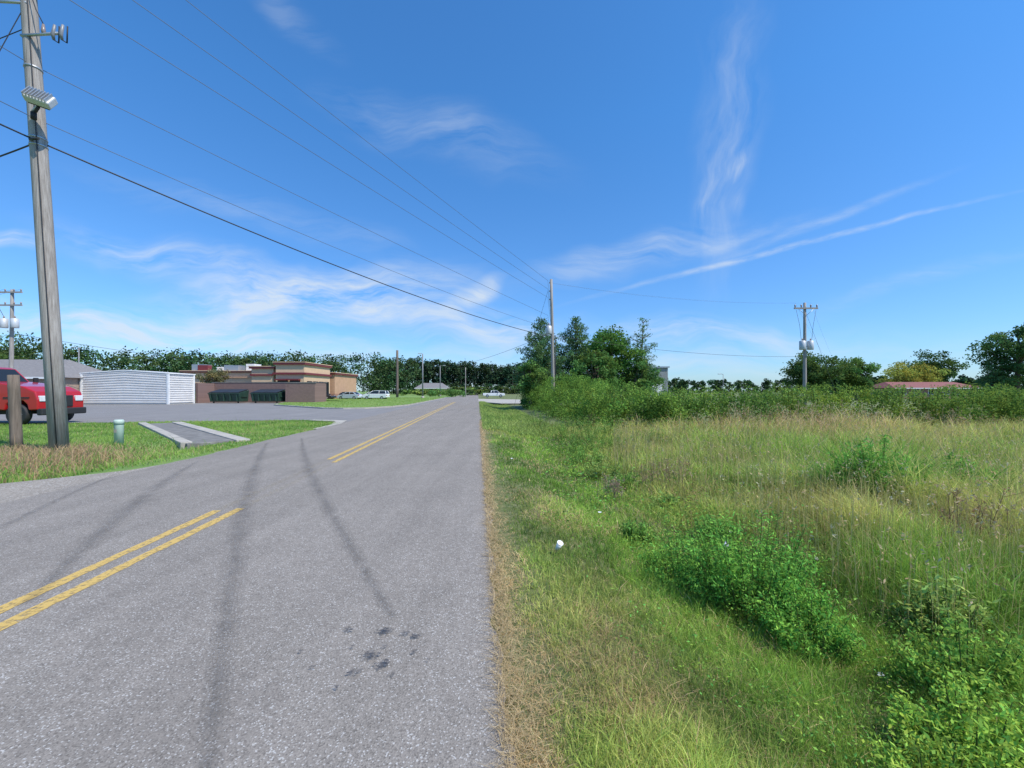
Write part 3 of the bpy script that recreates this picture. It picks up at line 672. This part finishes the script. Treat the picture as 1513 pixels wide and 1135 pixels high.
def forest():
    rng=np.random.default_rng(40); mb=MB()
    D=(.05,.10,.04); DP=(.034,.068,.034)
    segs=[(-330,120,-160,140,24,D,'b'),(-215,150,-120,152,19.5,D,'b'),(-128,150,-98,165,16.5,D,'b'),(-170,215,-85,205,22,D,'b'),
          (-106,170,-82,172,18.5,D,'b'),(-88,182,-58,190,19.5,D,'b'),(-70,196,-46,200,19,D,'b'),(-160,165,-100,175,19,D,'b'),
          (-80,232,12,246,19,DP,'p'),(-80,238,14,252,19.5,DP,'p'),(-80,246,18,260,20.5,DP,'p'),(-80,252,18,266,20,DP,'p'),
          (10,190,40,215,8.5,D,'b'),(36,150,70,160,6.5,D,'b'),(60,260,420,240,10,D,'b'),(95,130,230,120,7,D,'b'),
          (-48,225,12,236,4.5,(.09,.15,.05),'s'),(-40,150,-12,155,2.6,(.12,.19,.05),'s'),(-80,228,14,240,7,(.04,.08,.035),'s')]
    for x0,y0,x1,y1,H,col,kd in segs:
        Ln=math.hypot(x1-x0,y1-y0); sp={'b':4.1,'p':2.6,'s':2.4}[kd]; n=int(Ln/sp)
        for i in range(n):
            for row in range(2 if kd=='b' else 1):
                t=(i+rng.random())/n; x=x0+(x1-x0)*t+rng.normal()*.8; y=y0+(y1-y0)*t+row*5+rng.normal()*1.5
                h=H*rng.uniform(.86,1.06)*(1+.07*math.sin(t*Ln/17)); 
                cc=np.array(col)*rng.uniform(.75,1.3); cc[0]*=rng.uniform(.85,1.3)
                if kd=='p':
                    w=6.5; k=10; C=np.stack([rng.normal(size=k)*w*.2,rng.normal(size=k)*w*.2,h*rng.uniform(.34,.93,k)],1); nl=28; sz=1.0
                    R=np.stack([np.full(k,w*.3),np.full(k,w*.3),np.full(k,h*.09)],1)
                    mb.add(tubeq([(x,y,0),(x,y,h*.9)],[.25,.1],4),(.09,.075,.065),0)
                else:
                    w=h*.5 if kd=='b' else 5; k=11; C=np.stack([rng.normal(size=k)*w*.27,rng.normal(size=k)*w*.2,h*rng.uniform(.1,.88,k)],1); nl=38; sz=.8 if h>7 else .6
                    R=np.stack([np.full(k,w*.27),np.full(k,w*.27),np.full(k,h*.11)],1)
                C=C+[x,y,0]
                Q,c=leaves(C,R,nl,sz,cc,rng,.35,.1,.8); mb.add(Q,c,0)
    mb.build('distant_tree_line',[M_far])
forest()

# ---------------------------------------------------------------- thicket / hedgerow
def thicket():
    rng=np.random.default_rng(50); mb=MB(); C=[];R=[];COL=[]
    def addc(x,y,z,r,rz,c): C.append((x,y,z)); R.append((r,r,rz)); COL.append(c)
    n=850
    for i in range(n):
        x=rng.uniform(3.6,36); y=17.2+.9*math.sin(x*.55)+.5*math.sin(x*1.7)+abs(rng.normal())*2.0+ (x>20)*.6
        H=1.5+.2*math.sin(x*.9)+.16*math.sin(x*2.3)+.35*rng.random()+(y-17)*.02
        z=rng.uniform(.1,1)*H-.2
        c=np.array((.22,.36,.07)) if fbm(x*.3,y*.3,60)>.5 else np.array((.15,.27,.06))
        if x>12: c=c*np.array((1.25,1.1,1))
        if z<.5 and rng.random()<.35: c=np.array((.36,.30,.14))
        addc(x,y,z,rng.uniform(.28,.5),rng.uniform(.22,.4),c)
    for i in range(560):
        t=rng.random()**.8; y=16.5+t*30; xl=3.4-2.4*t; x=xl+abs(rng.normal())*2.6
        H=1.5+1.3*min(1,t*2)+.5*rng.random()
        H*=.5+.5*min(1,(x-xl)/1.4)
        addc(x,y,rng.uniform(.08,1)*H-.2,rng.uniform(.3,.6),rng.uniform(.25,.5),np.array((.20,.35,.065))*rng.uniform(.7,1.1))
    C=np.array(C);R=np.array(R);COL=np.array(COL)
    nl=98; Q,c=leaves(C,R,nl,.105,(1,1,1),rng,.4,.25,.6,.1); c=c*np.repeat(COL,nl,0); mb.add(Q,c,0)
    for i in range(420):
        x=rng.uniform(2,34); y=rng.uniform(17.2,22) if x>3.6 else rng.uniform(22,40)
        b=np.array([x,y,1.1]); h=rng.uniform(.3,.9); tip=b+[rng.normal()*.12,rng.normal()*.1,h]
        mb.add(tubeq([b,tip],[.012,.004],4),(.1,.12,.04),0)
        m=28; t=rng.random(m); P=b+(tip-b)*t[:,None]
        Q,c=leaves(P,np.array([.12,.12,.08]),1,.10,(.2,.32,.07),rng,.2,.1,.5); mb.add(Q,c,0)
    mb.build('hedgerow_thicket',[M_leaf])
thicket()

# ---------------------------------------------------------------- grass
def bladeq(mb,x,y,z,h,w,col,lean,rng,tipcol=None,m=0,bang=None):
    n=len(x); a=rng.uniform(0,6.283,n); b=rng.uniform(0,6.283,n) if bang is None else bang
    wd=np.stack([np.cos(a),np.sin(a),np.zeros(n)],1)*(w/2)[:,None]
    bd=np.stack([np.cos(b),np.sin(b),np.zeros(n)],1)*(lean*h)[:,None]
    p0=np.stack([x,y,z-.01],1); up=np.zeros((n,3)); up[:,2]=h
    lf=np.clip(1-.45*lean,.15,1)[:,None]
    p1=p0+bd*.3+up*.6*np.clip(lf*1.1,0,1); p2=p0+bd+up*lf
    if tipcol is None: tipcol=col
    Q1=np.stack([p0-wd,p0+wd,p1+wd*.75,p1-wd*.75],1); Q2=np.stack([p1-wd*.75,p1+wd*.75,p2+wd*.1,p2-wd*.1],1)
    mid=(col+tipcol)/2
    C1=np.stack([col,col,mid,mid],1); C2=np.stack([mid,mid,tipcol,tipcol],1)
    mb.add(Q1,C1,m); mb.add(Q2,C2,m)
def lerp(a,b,t): return np.asarray(a)*(1-t)[:,None]+np.asarray(b)*t[:,None]
def meadow(n,seed):
    rng=np.random.default_rng(seed); mb=MB()
    K=n//12; nt_=K*7
    dK=1.15*(21/1.15)**(rng.random(K)**.88); rK=rng.uniform(-.12,1.42,K)
    tx=np.repeat(rK*dK,7); ty_=np.repeat(dK,7); sg=np.repeat(.02+.008*dK,7)
    oa=rng.random(nt_)*6.283; orr=np.abs(rng.normal(size=nt_))*sg
    n2=n-nt_; d2=1.15*(21/1.15)**(rng.random(n2)**.88); r2=rng.uniform(-.12,1.42,n2)
    x=np.concatenate([tx+np.cos(oa)*orr,r2*d2]); y=np.concatenate([ty_+np.sin(oa)*orr,d2])
    ba=np.concatenate([oa+rng.normal(size=nt_)*.5,rng.random(n2)*6.283])
    tv=np.concatenate([np.repeat(rng.uniform(.6,1.55,K),7),np.ones(n2)]); tg=np.concatenate([np.repeat(rng.uniform(-.34,.30,K),7),np.zeros(n2)])
    tb=np.concatenate([np.repeat(rng.uniform(.72,1.2,K),7),np.ones(n2)])
    L=x-SL*y; s=L-.15
    keep=(s>-.04)&(~((y>17.5)&(x>4)))
    x=x[keep];y=y[keep];s=s[keep];d=y;ba=ba[keep];tv=tv[keep];tg=tg[keep];tb=tb[keep];n=len(x)
    big=fbm(x*.35,y*.35,70); med=fbm(x*1.3,y*1.3,71); fine=fbm(x*5,y*5,72,2)
    hh=.045+.08*sstep(.1,.7,s)+.19*sstep(2.0,4.2,s)+.26*sstep(4,7,s)*(big*.8+.6)
    hh=hh*(.4+1.0*med)*rng.uniform(.5,1.25,n)*tv
    green=np.array((.25,.43,.08)); dk=np.array((.11,.23,.045)); yel=np.array((.53,.54,.19)); straw=np.array((.62,.49,.28)); tan=np.array((.60,.48,.29))
    g=lerp(dk,green,np.clip(med*2.0-.4,0,1))
    ty=np.clip(.04+1.7*(big-.47)+.36*sstep(3.2,6,s)+.35*(fine-.5)-.25*sstep(3.8,2.4,s)*sstep(.8,1.4,s)+tg+.30*sstep(8,15,y),0,.9)
    c=g*(1-ty)[:,None]+yel*ty[:,None]
    ed=sstep(.33,.08,s+(vn(x*3,y*3,75)-.5)*.26)*.95
    isst=rng.random(n)<ed+.07+.12*sstep(.60,.75,fine)+.36*sstep(.57,.74,vn(x*1.7+3,y*1.7,77))*sstep(3,1,s)
    c=np.where(isst[:,None],straw*rng.uniform(.7,1.15,n)[:,None],c)
    hh=np.where(isst&(s<.5),hh*.7+.02,hh)
    far=(sstep(12.5,16.5,y)*sstep(5,9,x)*sstep(17,12,x)*.55)
    c=np.where((rng.random(n)<far)[:,None],tan,c); hh=hh*(1+far*1.1)
    c=c*(rng.uniform(.7,1.25,n)*tb)[:,None]*(.7+.6*med)[:,None]
    w=np.clip(.0013*d,.0034,.024)*rng.uniform(.7,1.5,n)
    lean=rng.uniform(.15,.9,n)+isst*rng.uniform(0,1.0,n)*(s<2)
    tip=np.clip(c*np.array((1.2,1.08,.95)),0,.9)
    bladeq(mb,x,y,hgt(x,y),hh,w,c,lean,rng,tip,0,ba)
    m=9000; y=2.6+15*rng.random(m)**.8; x=rng.uniform(.25,1.42,m)*y; L=x-SL*y; k=(L>3.3)&(~((y>17)&(x>4)))&(fbm(x*.6,y*.6,79)+rng.random(m)*.3>.55); x=x[k];y=y[k];m=len(x)
    h=rng.uniform(.4,.9,m); w=np.clip(.0009*y,.003,.012)
    c=np.ones((m,1))*np.array((.46,.43,.19))*rng.uniform(.7,1.2,m)[:,None]
    z=hgt(x,y)
    bladeq(mb,x,y,z,h,w,c,rng.uniform(.05,.2,m),rng,c*np.array((1.3,1.1,1)))
    sel=rng.random(m)<.35; P=np.stack([x[sel],y[sel],z[sel]+h[sel]*.93],1)
    Q,cc=leaves(P,np.array([.03,.03,.05]),4,.04,(.50,.41,.24),rng,.3,.1,.3,.1); mb.add(Q,cc,0)
    m=16000; y=17+45*rng.random(m)**1.3; lt=.12+3.6*rng.random(m)+.6; x=lt-.5+SL*y; L=x-SL*y; k=L>.12; x=x[k];y=y[k];m=len(x)
    c=lerp((.19,.33,.07),(.38,.44,.14),fbm(x*.8,y*.8,78))*rng.uniform(.75,1.2,m)[:,None]
    bladeq(mb,x,y,hgt(x,y),rng.uniform(.08,.28,m),np.full(m,.035),c,rng.uniform(.2,.8,m),rng,c*1.1)
    # matted dead clippings lying on the pavement edge
    m=9000; y=1.1*(22/1.1)**rng.random(m); s=np.abs(rng.normal(size=m))*.09-.05; x=s+.15+SL*y
    c=np.ones((m,1))*np.array((.60,.47,.27))*rng.uniform(.6,1.15,m)[:,None]
    bladeq(mb,x,y,np.maximum(hgt(x,y),.032)+rng.uniform(0,.02,m),rng.uniform(.03,.09,m),np.clip(.0013*y,.003,.02),c,rng.uniform(1.0,1.8,m),rng,c)
    mb.build('meadow_grass',[M_grass])
meadow(270000,80)

def clover_layer():
    rng=np.random.default_rng(81); mb=MB()
    n=66000; d=1.2*(16/1.2)**rng.random(n); x=rng.uniform(-.05,1.42,n)*d; y=d; s=x-SL*y-.15
    p=sstep(.5,1.2,s)*(.3+.7*sstep(1.4,2.2,s))*(.3+.7*sstep(4.8,3.6,s))*sstep(.38,.56,fbm(x*1.1,y*1.1,90))
    k=rng.random(n)<p; x=x[k];y=y[k];d=d[k];n=len(x)
    z=hgt(x,y)+rng.uniform(.03,.36,n)*fbm(x*1.5,y*1.5,91)
    C=np.stack([x,y,z],1)
    Q,c=leaves(C,np.array([.02,.02,.02]),1,1.0,(.20,.37,.07),rng,.35,.1,.5,.2)
    sc=np.clip(.009*d,.022,.08); ctr=Q.mean(1,keepdims=True); Q=ctr+(Q-ctr)*sc[:,None,None]; Q[:,:,2]=ctr[:,:,2]+(Q[:,:,2]-ctr[:,:,2])*.6
    mb.add(Q,c,0)
    P=np.array([[2.55,3.4,.25],[1.95,2.15,.15],[2.1,3.9,.3],[3.4,4.6,.45],[4.1,4.4,.5]])
    Q,c=leaves(P,np.array([.014,.014,.012]),14,.012,(.62,.58,.46),rng,.1,.6,.7,.02); mb.add(Q,c,0)
    mb.build('ground_weeds',[M_leaf])
clover_layer()

def left_lawn():
    rng=np.random.default_rng(82); mb=MB(); n=100000
    y=6+17*rng.random(n)**.9; x=-8-22*rng.random(n)
    L=x-SL*y; s2=-6.9-L
    lim=np.where(y<9.4,np.interp(y,[6,7,7.6,8.4,9.6],[2.9,2.1,1.5,.75,.1]),.02)+(vn(x*3,y*3,95)-.5)*.25
    topy=np.interp(x,[-26,-11.5,-9.7,-8.9],[20.1,22.9,22.2,20.6])
    ax,ay,bx,by=-17.75,20.45,-9.45,12.95; dx,dy=bx-ax,by-ay; LL=math.hypot(dx,dy)
    dist=abs((x-ax)*dy-(y-ay)*dx)/LL; al=((x-ax)*dx+(y-ay)*dy)/LL
    k=(s2>lim)&(y<topy)&~((dist<.88)&(al>-.3)&(al<LL+.2)); x=x[k];y=y[k];n=len(x); s2=s2[k]
    med=fbm(x*.8,y*.8,92); 
    c=lerp((.13,.25,.045),(.29,.42,.10),np.clip(med*2.3-.65,0,1))
    br=sstep(3.0,1.3,np.hypot((x+12.8)/1.5,(y-9.7)))
    isb=rng.random(n)<br*.8+.08
    c=np.where(isb[:,None],np.array((.46,.32,.19)),c)*rng.uniform(.75,1.25,n)[:,None]
    h=(.05+.09*med)*rng.uniform(.6,1.4,n)*(1+br*1.5)*(1+1.1*np.exp(-((s2-2.3)/.9)**2)*(y<13)); h=np.where(rng.random(n)<.01,h*2.5,h)
    bladeq(mb,x,y,hgt(x,y),h,np.full(n,.017)*rng.uniform(.6,1.3,n),c,rng.uniform(.2,.9,n),rng,c*1.1)
    m=26000; x=rng.uniform(-38,-11.5,m); y=rng.uniform(37,98,m)
    P=np.array(isl); inside=np.zeros(m,bool); j=len(P)-1
    for i in range(len(P)):
        xi,yi=P[i];xj,yj=P[j]
        inside^=((yi>y)!=(yj>y))&(x<(xj-xi)*(y-yi)/(yj-yi+1e-9)+xi); j=i
    x=x[inside];y=y[inside];m=len(x); c=lerp((.16,.28,.05),(.30,.38,.11),fbm(x*.4,y*.4,93))*rng.uniform(.8,1.2,m)[:,None]
    bladeq(mb,x,y,np.full(m,.12),rng.uniform(.05,.12,m),np.full(m,.05),c,rng.uniform(.2,.8,m),rng,c)
    mb.build('lawn_grass',[M_grass])
left_lawn()

# weeds
def weed_bush(name,x,y,w,h,col,seed,stems=60,leaf=.045,nl=34,aspect=.45):
    rng=np.random.default_rng(seed); mb=MB()
    for i in range(stems):
        a=rng.random()*6.283; r=w/2*math.sqrt(rng.random()); bx=x+math.cos(a)*r*.55; by=y+math.sin(a)*r*.55*.8
        bz=float(hgt(bx,by)); hh=h*rng.uniform(.4,1.2)*(1-.45*(r/(w/2))**2)
        tip=np.array([x+math.cos(a)*r*rng.uniform(.9,1.3),y+math.sin(a)*r*.8,bz+hh]); b=np.array([bx,by,bz-.02]); mid=(b+tip)/2+[0,0,.08*hh]
        mb.add(tubeq([b,mid,tip],[.006,.004,.002],5),(.12,.16,.05),0)
        m=nl; t=rng.uniform(.25,1.02,m); P=np.where((t<.5)[:,None],b+(mid-b)*(t*2)[:,None],mid+(tip-mid)*((t-.5)*2)[:,None])
        Q,c=leaves(P,np.array([.075,.075,.05])*(.7+h*.5),3,leaf,col,rng,.25,.15,aspect,.1); 
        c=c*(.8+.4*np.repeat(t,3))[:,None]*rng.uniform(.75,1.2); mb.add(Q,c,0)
    return mb.build(name,[M_leaf])
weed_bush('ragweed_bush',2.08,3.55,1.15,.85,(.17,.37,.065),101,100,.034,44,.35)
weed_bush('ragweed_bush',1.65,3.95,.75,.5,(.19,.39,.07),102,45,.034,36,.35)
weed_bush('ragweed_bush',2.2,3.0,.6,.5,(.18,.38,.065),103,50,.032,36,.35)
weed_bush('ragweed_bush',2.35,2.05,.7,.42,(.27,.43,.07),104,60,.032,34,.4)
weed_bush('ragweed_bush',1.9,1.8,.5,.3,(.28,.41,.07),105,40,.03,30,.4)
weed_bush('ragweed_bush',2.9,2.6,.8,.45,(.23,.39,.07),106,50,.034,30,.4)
for i,(x,y,w,h) in enumerate([(2.0,9.2,1.1,.5),(2.2,8.0,.7,.35),(1.9,10.6,1.2,.6),(2.5,6.6,.5,.25),(1.9,12.2,1.3,.7),(2.9,12.6,1.6,.6),(2.7,14.2,1.6,.9),(3.6,15.4,2.2,1.0),(2.2,16,1.6,1.0),(1.8,18,1.8,1.1),(1.4,21.5,2,1.3),(4.6,13.2,1.4,.5),(7,15.5,2,.7),(1.55,5.0,.4,.3),(2.6,5.2,.5,.35),(3.4,3.2,.6,.4)]):
    weed_bush('tall_weed',x,y,w,h,(.18,.33,.07) if i%3 else (.27,.38,.1),110+i,34,.05,16,.32)
def reed(name,x,y,w,h,n,col,seed,bw=.03):
    rng=np.random.default_rng(seed); mb=MB(); a=rng.random(n)*6.283; r=w/2*np.sqrt(rng.random(n)); X=x+np.cos(a)*r; Y=y+np.sin(a)*r*.8
    c=np.ones((n,1))*np.array(col)*rng.uniform(.6,1.35,n)[:,None]
    bladeq(mb,X,Y,hgt(X,Y),h*rng.uniform(.35,1.1,n)*(1-.4*(r/(w/2))**2),bw*rng.uniform(.5,1.2,n),c,rng.uniform(.2,1.1,n),rng,c*np.array((1.2,1.15,1)),0,a+rng.normal(size=n)*1.3)
    mb.build(name,[M_leaf])
reed('johnson_grass_clump',6.2,6.9,1.5,1.15,1500,(.15,.34,.065),130,.026); reed('johnson_grass_clump',7.3,6.7,1.6,.85,1100,(.17,.36,.07),131,.024)
reed('johnson_grass_clump',5.2,7.6,1.8,.7,1200,(.28,.42,.14),132,.018); reed('johnson_grass_clump',8.6,7.2,1.4,.6,500,(.22,.37,.09),135,.02)
weed_bush('tall_weed',6.1,6.7,1.3,1.0,(.15,.34,.065),136,60,.065,22,.3); weed_bush('tall_weed',7.3,6.6,1.0,.7,(.15,.34,.065),137,40,.06,20,.3)
reed('johnson_grass_clump',3.9,3.3,.8,.5,300,(.26,.43,.09),133,.011); reed('johnson_grass_clump',3.0,2.4,.7,.45,300,(.26,.44,.09),134,.010)
def stalks(name,x,y,w,h,n,seed,col=(.16,.10,.06)):
    rng=np.random.default_rng(seed); mb=MB()
    for i in range(n):
        bx=x+rng.uniform(-w,w)/2; by=y+rng.uniform(-w,w)/2*.5; bz=float(hgt(bx,by)); hh=h*rng.uniform(.6,1.1)
        t=np.array([bx+rng.normal()*.06,by+rng.normal()*.05,bz+hh]); b=np.array([bx,by,bz])
        mb.add(tubeq([b,t],[.004,.0025],5),col,0)
        for j in range(7):
            f=rng.uniform(.35,1); p=b+(t-b)*f; q=p+[rng.normal()*.07,rng.normal()*.06,.08]
            mb.add(tubeq([p,q],[.0025,.0015],4),col,0)
            Q,c=leaves([q],np.array([.02,.02,.025]),6,.022,np.array(col)*1.4,rng,.2); mb.add(Q,c,0)
    mb.build(name,[M_leaf])
stalks('dead_stalks',5.15,4.5,.5,.7,10,140,(.24,.16,.10)); stalks('dead_stalks',2.9,7.6,1.0,.55,24,141,(.3,.22,.14)); stalks('dead_stalks',1.75,7.2,.6,.4,14,145,(.3,.24,.17))
stalks('dead_stalks',11.5,16.4,6,1.25,150,143,(.52,.40,.26)); stalks('dead_stalks',16,16.6,5,1.1,80,144,(.52,.40,.26))
M_cup=paint('paper_white',(.8,.8,.8),.6)
def cupf(x,y,s=1,rot=0,z=.05):
    e=empty('paper_cup',(x,y,float(hgt(x,y))+z)); e.rotation_euler=(rad(25),rad(20),rot)
    tube('wall',[(0,0,0),(0,0,.10*s)],[.024*s,.034*s],M_cup,e,18); tube('rim',[(0,0,.099*s),(0,0,.105*s)],.037*s,M_cup,e,18)
cupf(.46,4.15,.9); cupf(2.35,4.5,.8,1,.2)
def bag(x,y,s,seed,col=(.75,.76,.78)):
    rng=np.random.default_rng(seed); n=6; vs=[(x+(i/(n-1)-.5)*s+rng.normal()*.06*s,y+(j/(n-1)-.5)*s+rng.normal()*.06*s,float(hgt(x,y))+.08+rng.random()*.3*s) for j in range(n) for i in range(n)]
    fs=[(j*n+i,j*n+i+1,(j+1)*n+i+1,(j+1)*n+i) for j in range(n-1) for i in range(n-1)]
    meshobj('litter_scrap',vs,fs,paint('litter',col,.5),None)
bag(1.9,9.3,.12,1,(.15,.35,.7)); bag(5.1,7.4,.3,3,(.5,.46,.42)); bag(.0,9.5,.06,4); bag(1.3,6,.05,5)

# ---------------------------------------------------------------- sun + sky
SUN_DIR=Vector((.78,-.42,0)).normalized(); EL=rad(54)
sdir=Vector((SUN_DIR.x*math.cos(EL),SUN_DIR.y*math.cos(EL),math.sin(EL)))
sl=bpy.data.lights.new('sun','SUN'); sl.energy=5.0; sl.angle=rad(.5); sl.color=(1,.94,.84)
so=link(bpy.data.objects.new('sun',sl)); so.rotation_euler=sdir.to_track_quat('Z','Y').to_euler()
w=bpy.data.worlds.new('World'); scene.world=w; w.use_nodes=True; nt=w.node_tree; bg=nt.nodes['Background']
sky=N(nt,'ShaderNodeTexSky'); sky.sky_type='NISHITA'; sky.sun_disc=False; sky.sun_elevation=EL; sky.sun_rotation=math.atan2(SUN_DIR.x,SUN_DIR.y)
sky.altitude=100; sky.air_density=1.0; sky.dust_density=.4; sky.ozone_density=2.0
tc=N(nt,'ShaderNodeTexCoord'); sx=N(nt,'ShaderNodeSeparateXYZ'); nt.links.new(tc.outputs['Generated'],sx.inputs[0])
def mth(op,a,b=None,c=None,clamp=False):
    n=N(nt,'ShaderNodeMath',operation=op); n.use_clamp=clamp
    for i,v in enumerate((a,b,c)):
        if v is None: continue
        if isinstance(v,(int,float)): n.inputs[i].default_value=v
        else: nt.links.new(v,n.inputs[i])
    return n.outputs[0]
yy=mth('MAXIMUM',sx.outputs['Y'],.02); u=mth('DIVIDE',sx.outputs['X'],yy); v=mth('DIVIDE',sx.outputs['Z'],yy)
cmb=N(nt,'ShaderNodeCombineXYZ'); nt.links.new(u,cmb.inputs[0]); nt.links.new(v,cmb.inputs[1])
nz=N(nt,'ShaderNodeTexNoise'); nz.inputs['Scale'].default_value=3.5; nz.inputs['Detail'].default_value=3; nt.links.new(cmb.outputs[0],nz.inputs['Vector'])
def vm(op,a,b=None,s=None):
    n=N(nt,'ShaderNodeVectorMath',operation=op)
    for i,q in enumerate((a,b)):
        if q is None: continue
        if isinstance(q,tuple): n.inputs[i].default_value=q
        else: nt.links.new(q,n.inputs[i])
    if s is not None: n.inputs['Scale'].default_value=s
    return n
wv=vm('SUBTRACT',nz.outputs['Color'],(.5,.5,.5)); ws=vm('SCALE',wv.outputs[0],s=.16); uvw=vm('ADD',cmb.outputs[0],ws.outputs[0]).outputs[0]
ws2=vm('SCALE',wv.outputs[0],s=.03); uvw2=vm('ADD',cmb.outputs[0],ws2.outputs[0]).outputs[0]
def wnoise(src,ang,sc,lo,hi,detail=4):
    m0=N(nt,'ShaderNodeMapping'); m0.inputs['Rotation'].default_value=(0,0,rad(-ang)); nt.links.new(src,m0.inputs[0])
    mp=N(nt,'ShaderNodeMapping'); mp.inputs['Scale'].default_value=(sc[0],sc[1],1); nt.links.new(m0.outputs[0],mp.inputs[0])
    n=N(nt,'ShaderNodeTexNoise',noise_dimensions='2D'); n.inputs['Scale'].default_value=1; n.inputs['Detail'].default_value=detail; n.inputs['Roughness'].default_value=.62
    nt.links.new(mp.outputs[0],n.inputs['Vector'])
    m2=N(nt,'ShaderNodeMapRange'); m2.inputs['From Min'].default_value=lo; m2.inputs['From Max'].default_value=hi; nt.links.new(n.outputs[0],m2.inputs['Value']); return m2.outputs[0]
NH=wnoise(uvw,-3,(3.5,20),.32,.70,5)
NV=wnoise(uvw,80,(3,13),.34,.80,5)
NC=wnoise(uvw2,13,(9,40),.26,.68,4)
def mask(cu,cv,ang,hl,hw,st,src):
    mp=N(nt,'ShaderNodeMapping',vector_type='TEXTURE'); mp.inputs['Location'].default_value=(cu,cv,0); mp.inputs['Rotation'].default_value=(0,0,rad(ang)); mp.inputs['Scale'].default_value=(hl,hw,1)
    nt.links.new(src,mp.inputs[0]); ln=vm('LENGTH',mp.outputs[0])
    mr=N(nt,'ShaderNodeMapRange',interpolation_type='SMOOTHSTEP'); mr.inputs['From Min'].default_value=1; mr.inputs['From Max'].default_value=0; mr.inputs['To Max'].default_value=st; nt.links.new(ln.outputs['Value'],mr.inputs['Value'])
    return mr.outputs[0]
def group(nz_,lst,src):
    t=None
    for a in lst:
        q=mask(*a,src); t=q if t is None else mth('ADD',t,q)
    return mth('MULTIPLY',t,nz_)
tv=group(NV,[(.53,.62,84,.52,.10,.40),(.56,.58,62,.06,.025,.7),(.48,.49,72,.16,.035,.3),(.58,.48,85,.06,.025,.25)],uvw)
th=group(NH,[(-.18,.64,-18,.42,.10,.24),(-.55,.95,-40,.25,.06,.15),(.30,.33,14,.40,.07,.45),(-.50,.235,2,.52,.09,1.35),(-.85,.33,-12,.45,.07,.65),(-.95,.15,-3,.80,.09,1.0),
   (-.10,.17,-8,.42,.06,.75),(.45,.15,-4,.45,.04,.5),(-.09,.235,28,.10,.03,.8),(-1.25,.37,3,.12,.03,1.0),(.1,.08,0,1.8,.12,.45),(1.0,.27,14,.45,.035,.2),(-.6,.42,-15,.7,.06,.18)],uvw)
tcn=group(NC,[(.70,.358,14.2,.72,.011,.55),(.76,.415,21,.45,.018,.25),(.55,.37,18,.3,.03,.2)],uvw2)
total=mth('ADD',mth('ADD',tv,th),tcn)
front=N(nt,'ShaderNodeMapRange'); front.inputs['From Min'].default_value=.03; front.inputs['From Max'].default_value=.25; nt.links.new(sx.outputs['Y'],front.inputs['Value'])
fac=mth('MULTIPLY',mth('MINIMUM',total,.8),front.outputs[0])
tz=N(nt,'ShaderNodeMapRange'); tz.inputs['From Min'].default_value=0; tz.inputs['From Max'].default_value=.55; nt.links.new(sx.outputs['Z'],tz.inputs['Value'])
tint=N(nt,'ShaderNodeMix',data_type='RGBA'); nt.links.new(tz.outputs[0],tint.inputs[0]); tint.inputs[6].default_value=(.70,1.0,1.42,1); tint.inputs[7].default_value=(.58,1.30,1.88,1)
tm_=N(nt,'ShaderNodeMix',data_type='RGBA',blend_type='MULTIPLY'); tm_.inputs[0].default_value=1; nt.links.new(sky.outputs[0],tm_.inputs[6]); nt.links.new(tint.outputs[2],tm_.inputs[7])
mx=N(nt,'ShaderNodeMix',data_type='RGBA'); nt.links.new(fac,mx.inputs[0]); nt.links.new(tm_.outputs[2],mx.inputs[6]); mx.inputs[7].default_value=(6.0,6.7,7.4,1)
nt.links.new(mx.outputs[2],bg.inputs[0]); bg.inputs[1].default_value=.12
try: w.cycles.sampling_method='MANUAL'; w.cycles.sample_map_resolution=256
except Exception: pass

# ---------------------------------------------------------------- camera
cam=bpy.data.cameras.new('camera'); cam.sensor_width=36; cam.lens=36*600/1513; cam.shift_y=.0069; cam.clip_end=9000; cam.clip_start=.05
co=link(bpy.data.objects.new('camera',cam)); co.location=(0,0,1.65); co.rotation_euler=(rad(90),0,0); scene.camera=co
scene.view_settings.view_transform='Standard'; scene.view_settings.look='None'; scene.view_settings.exposure=0
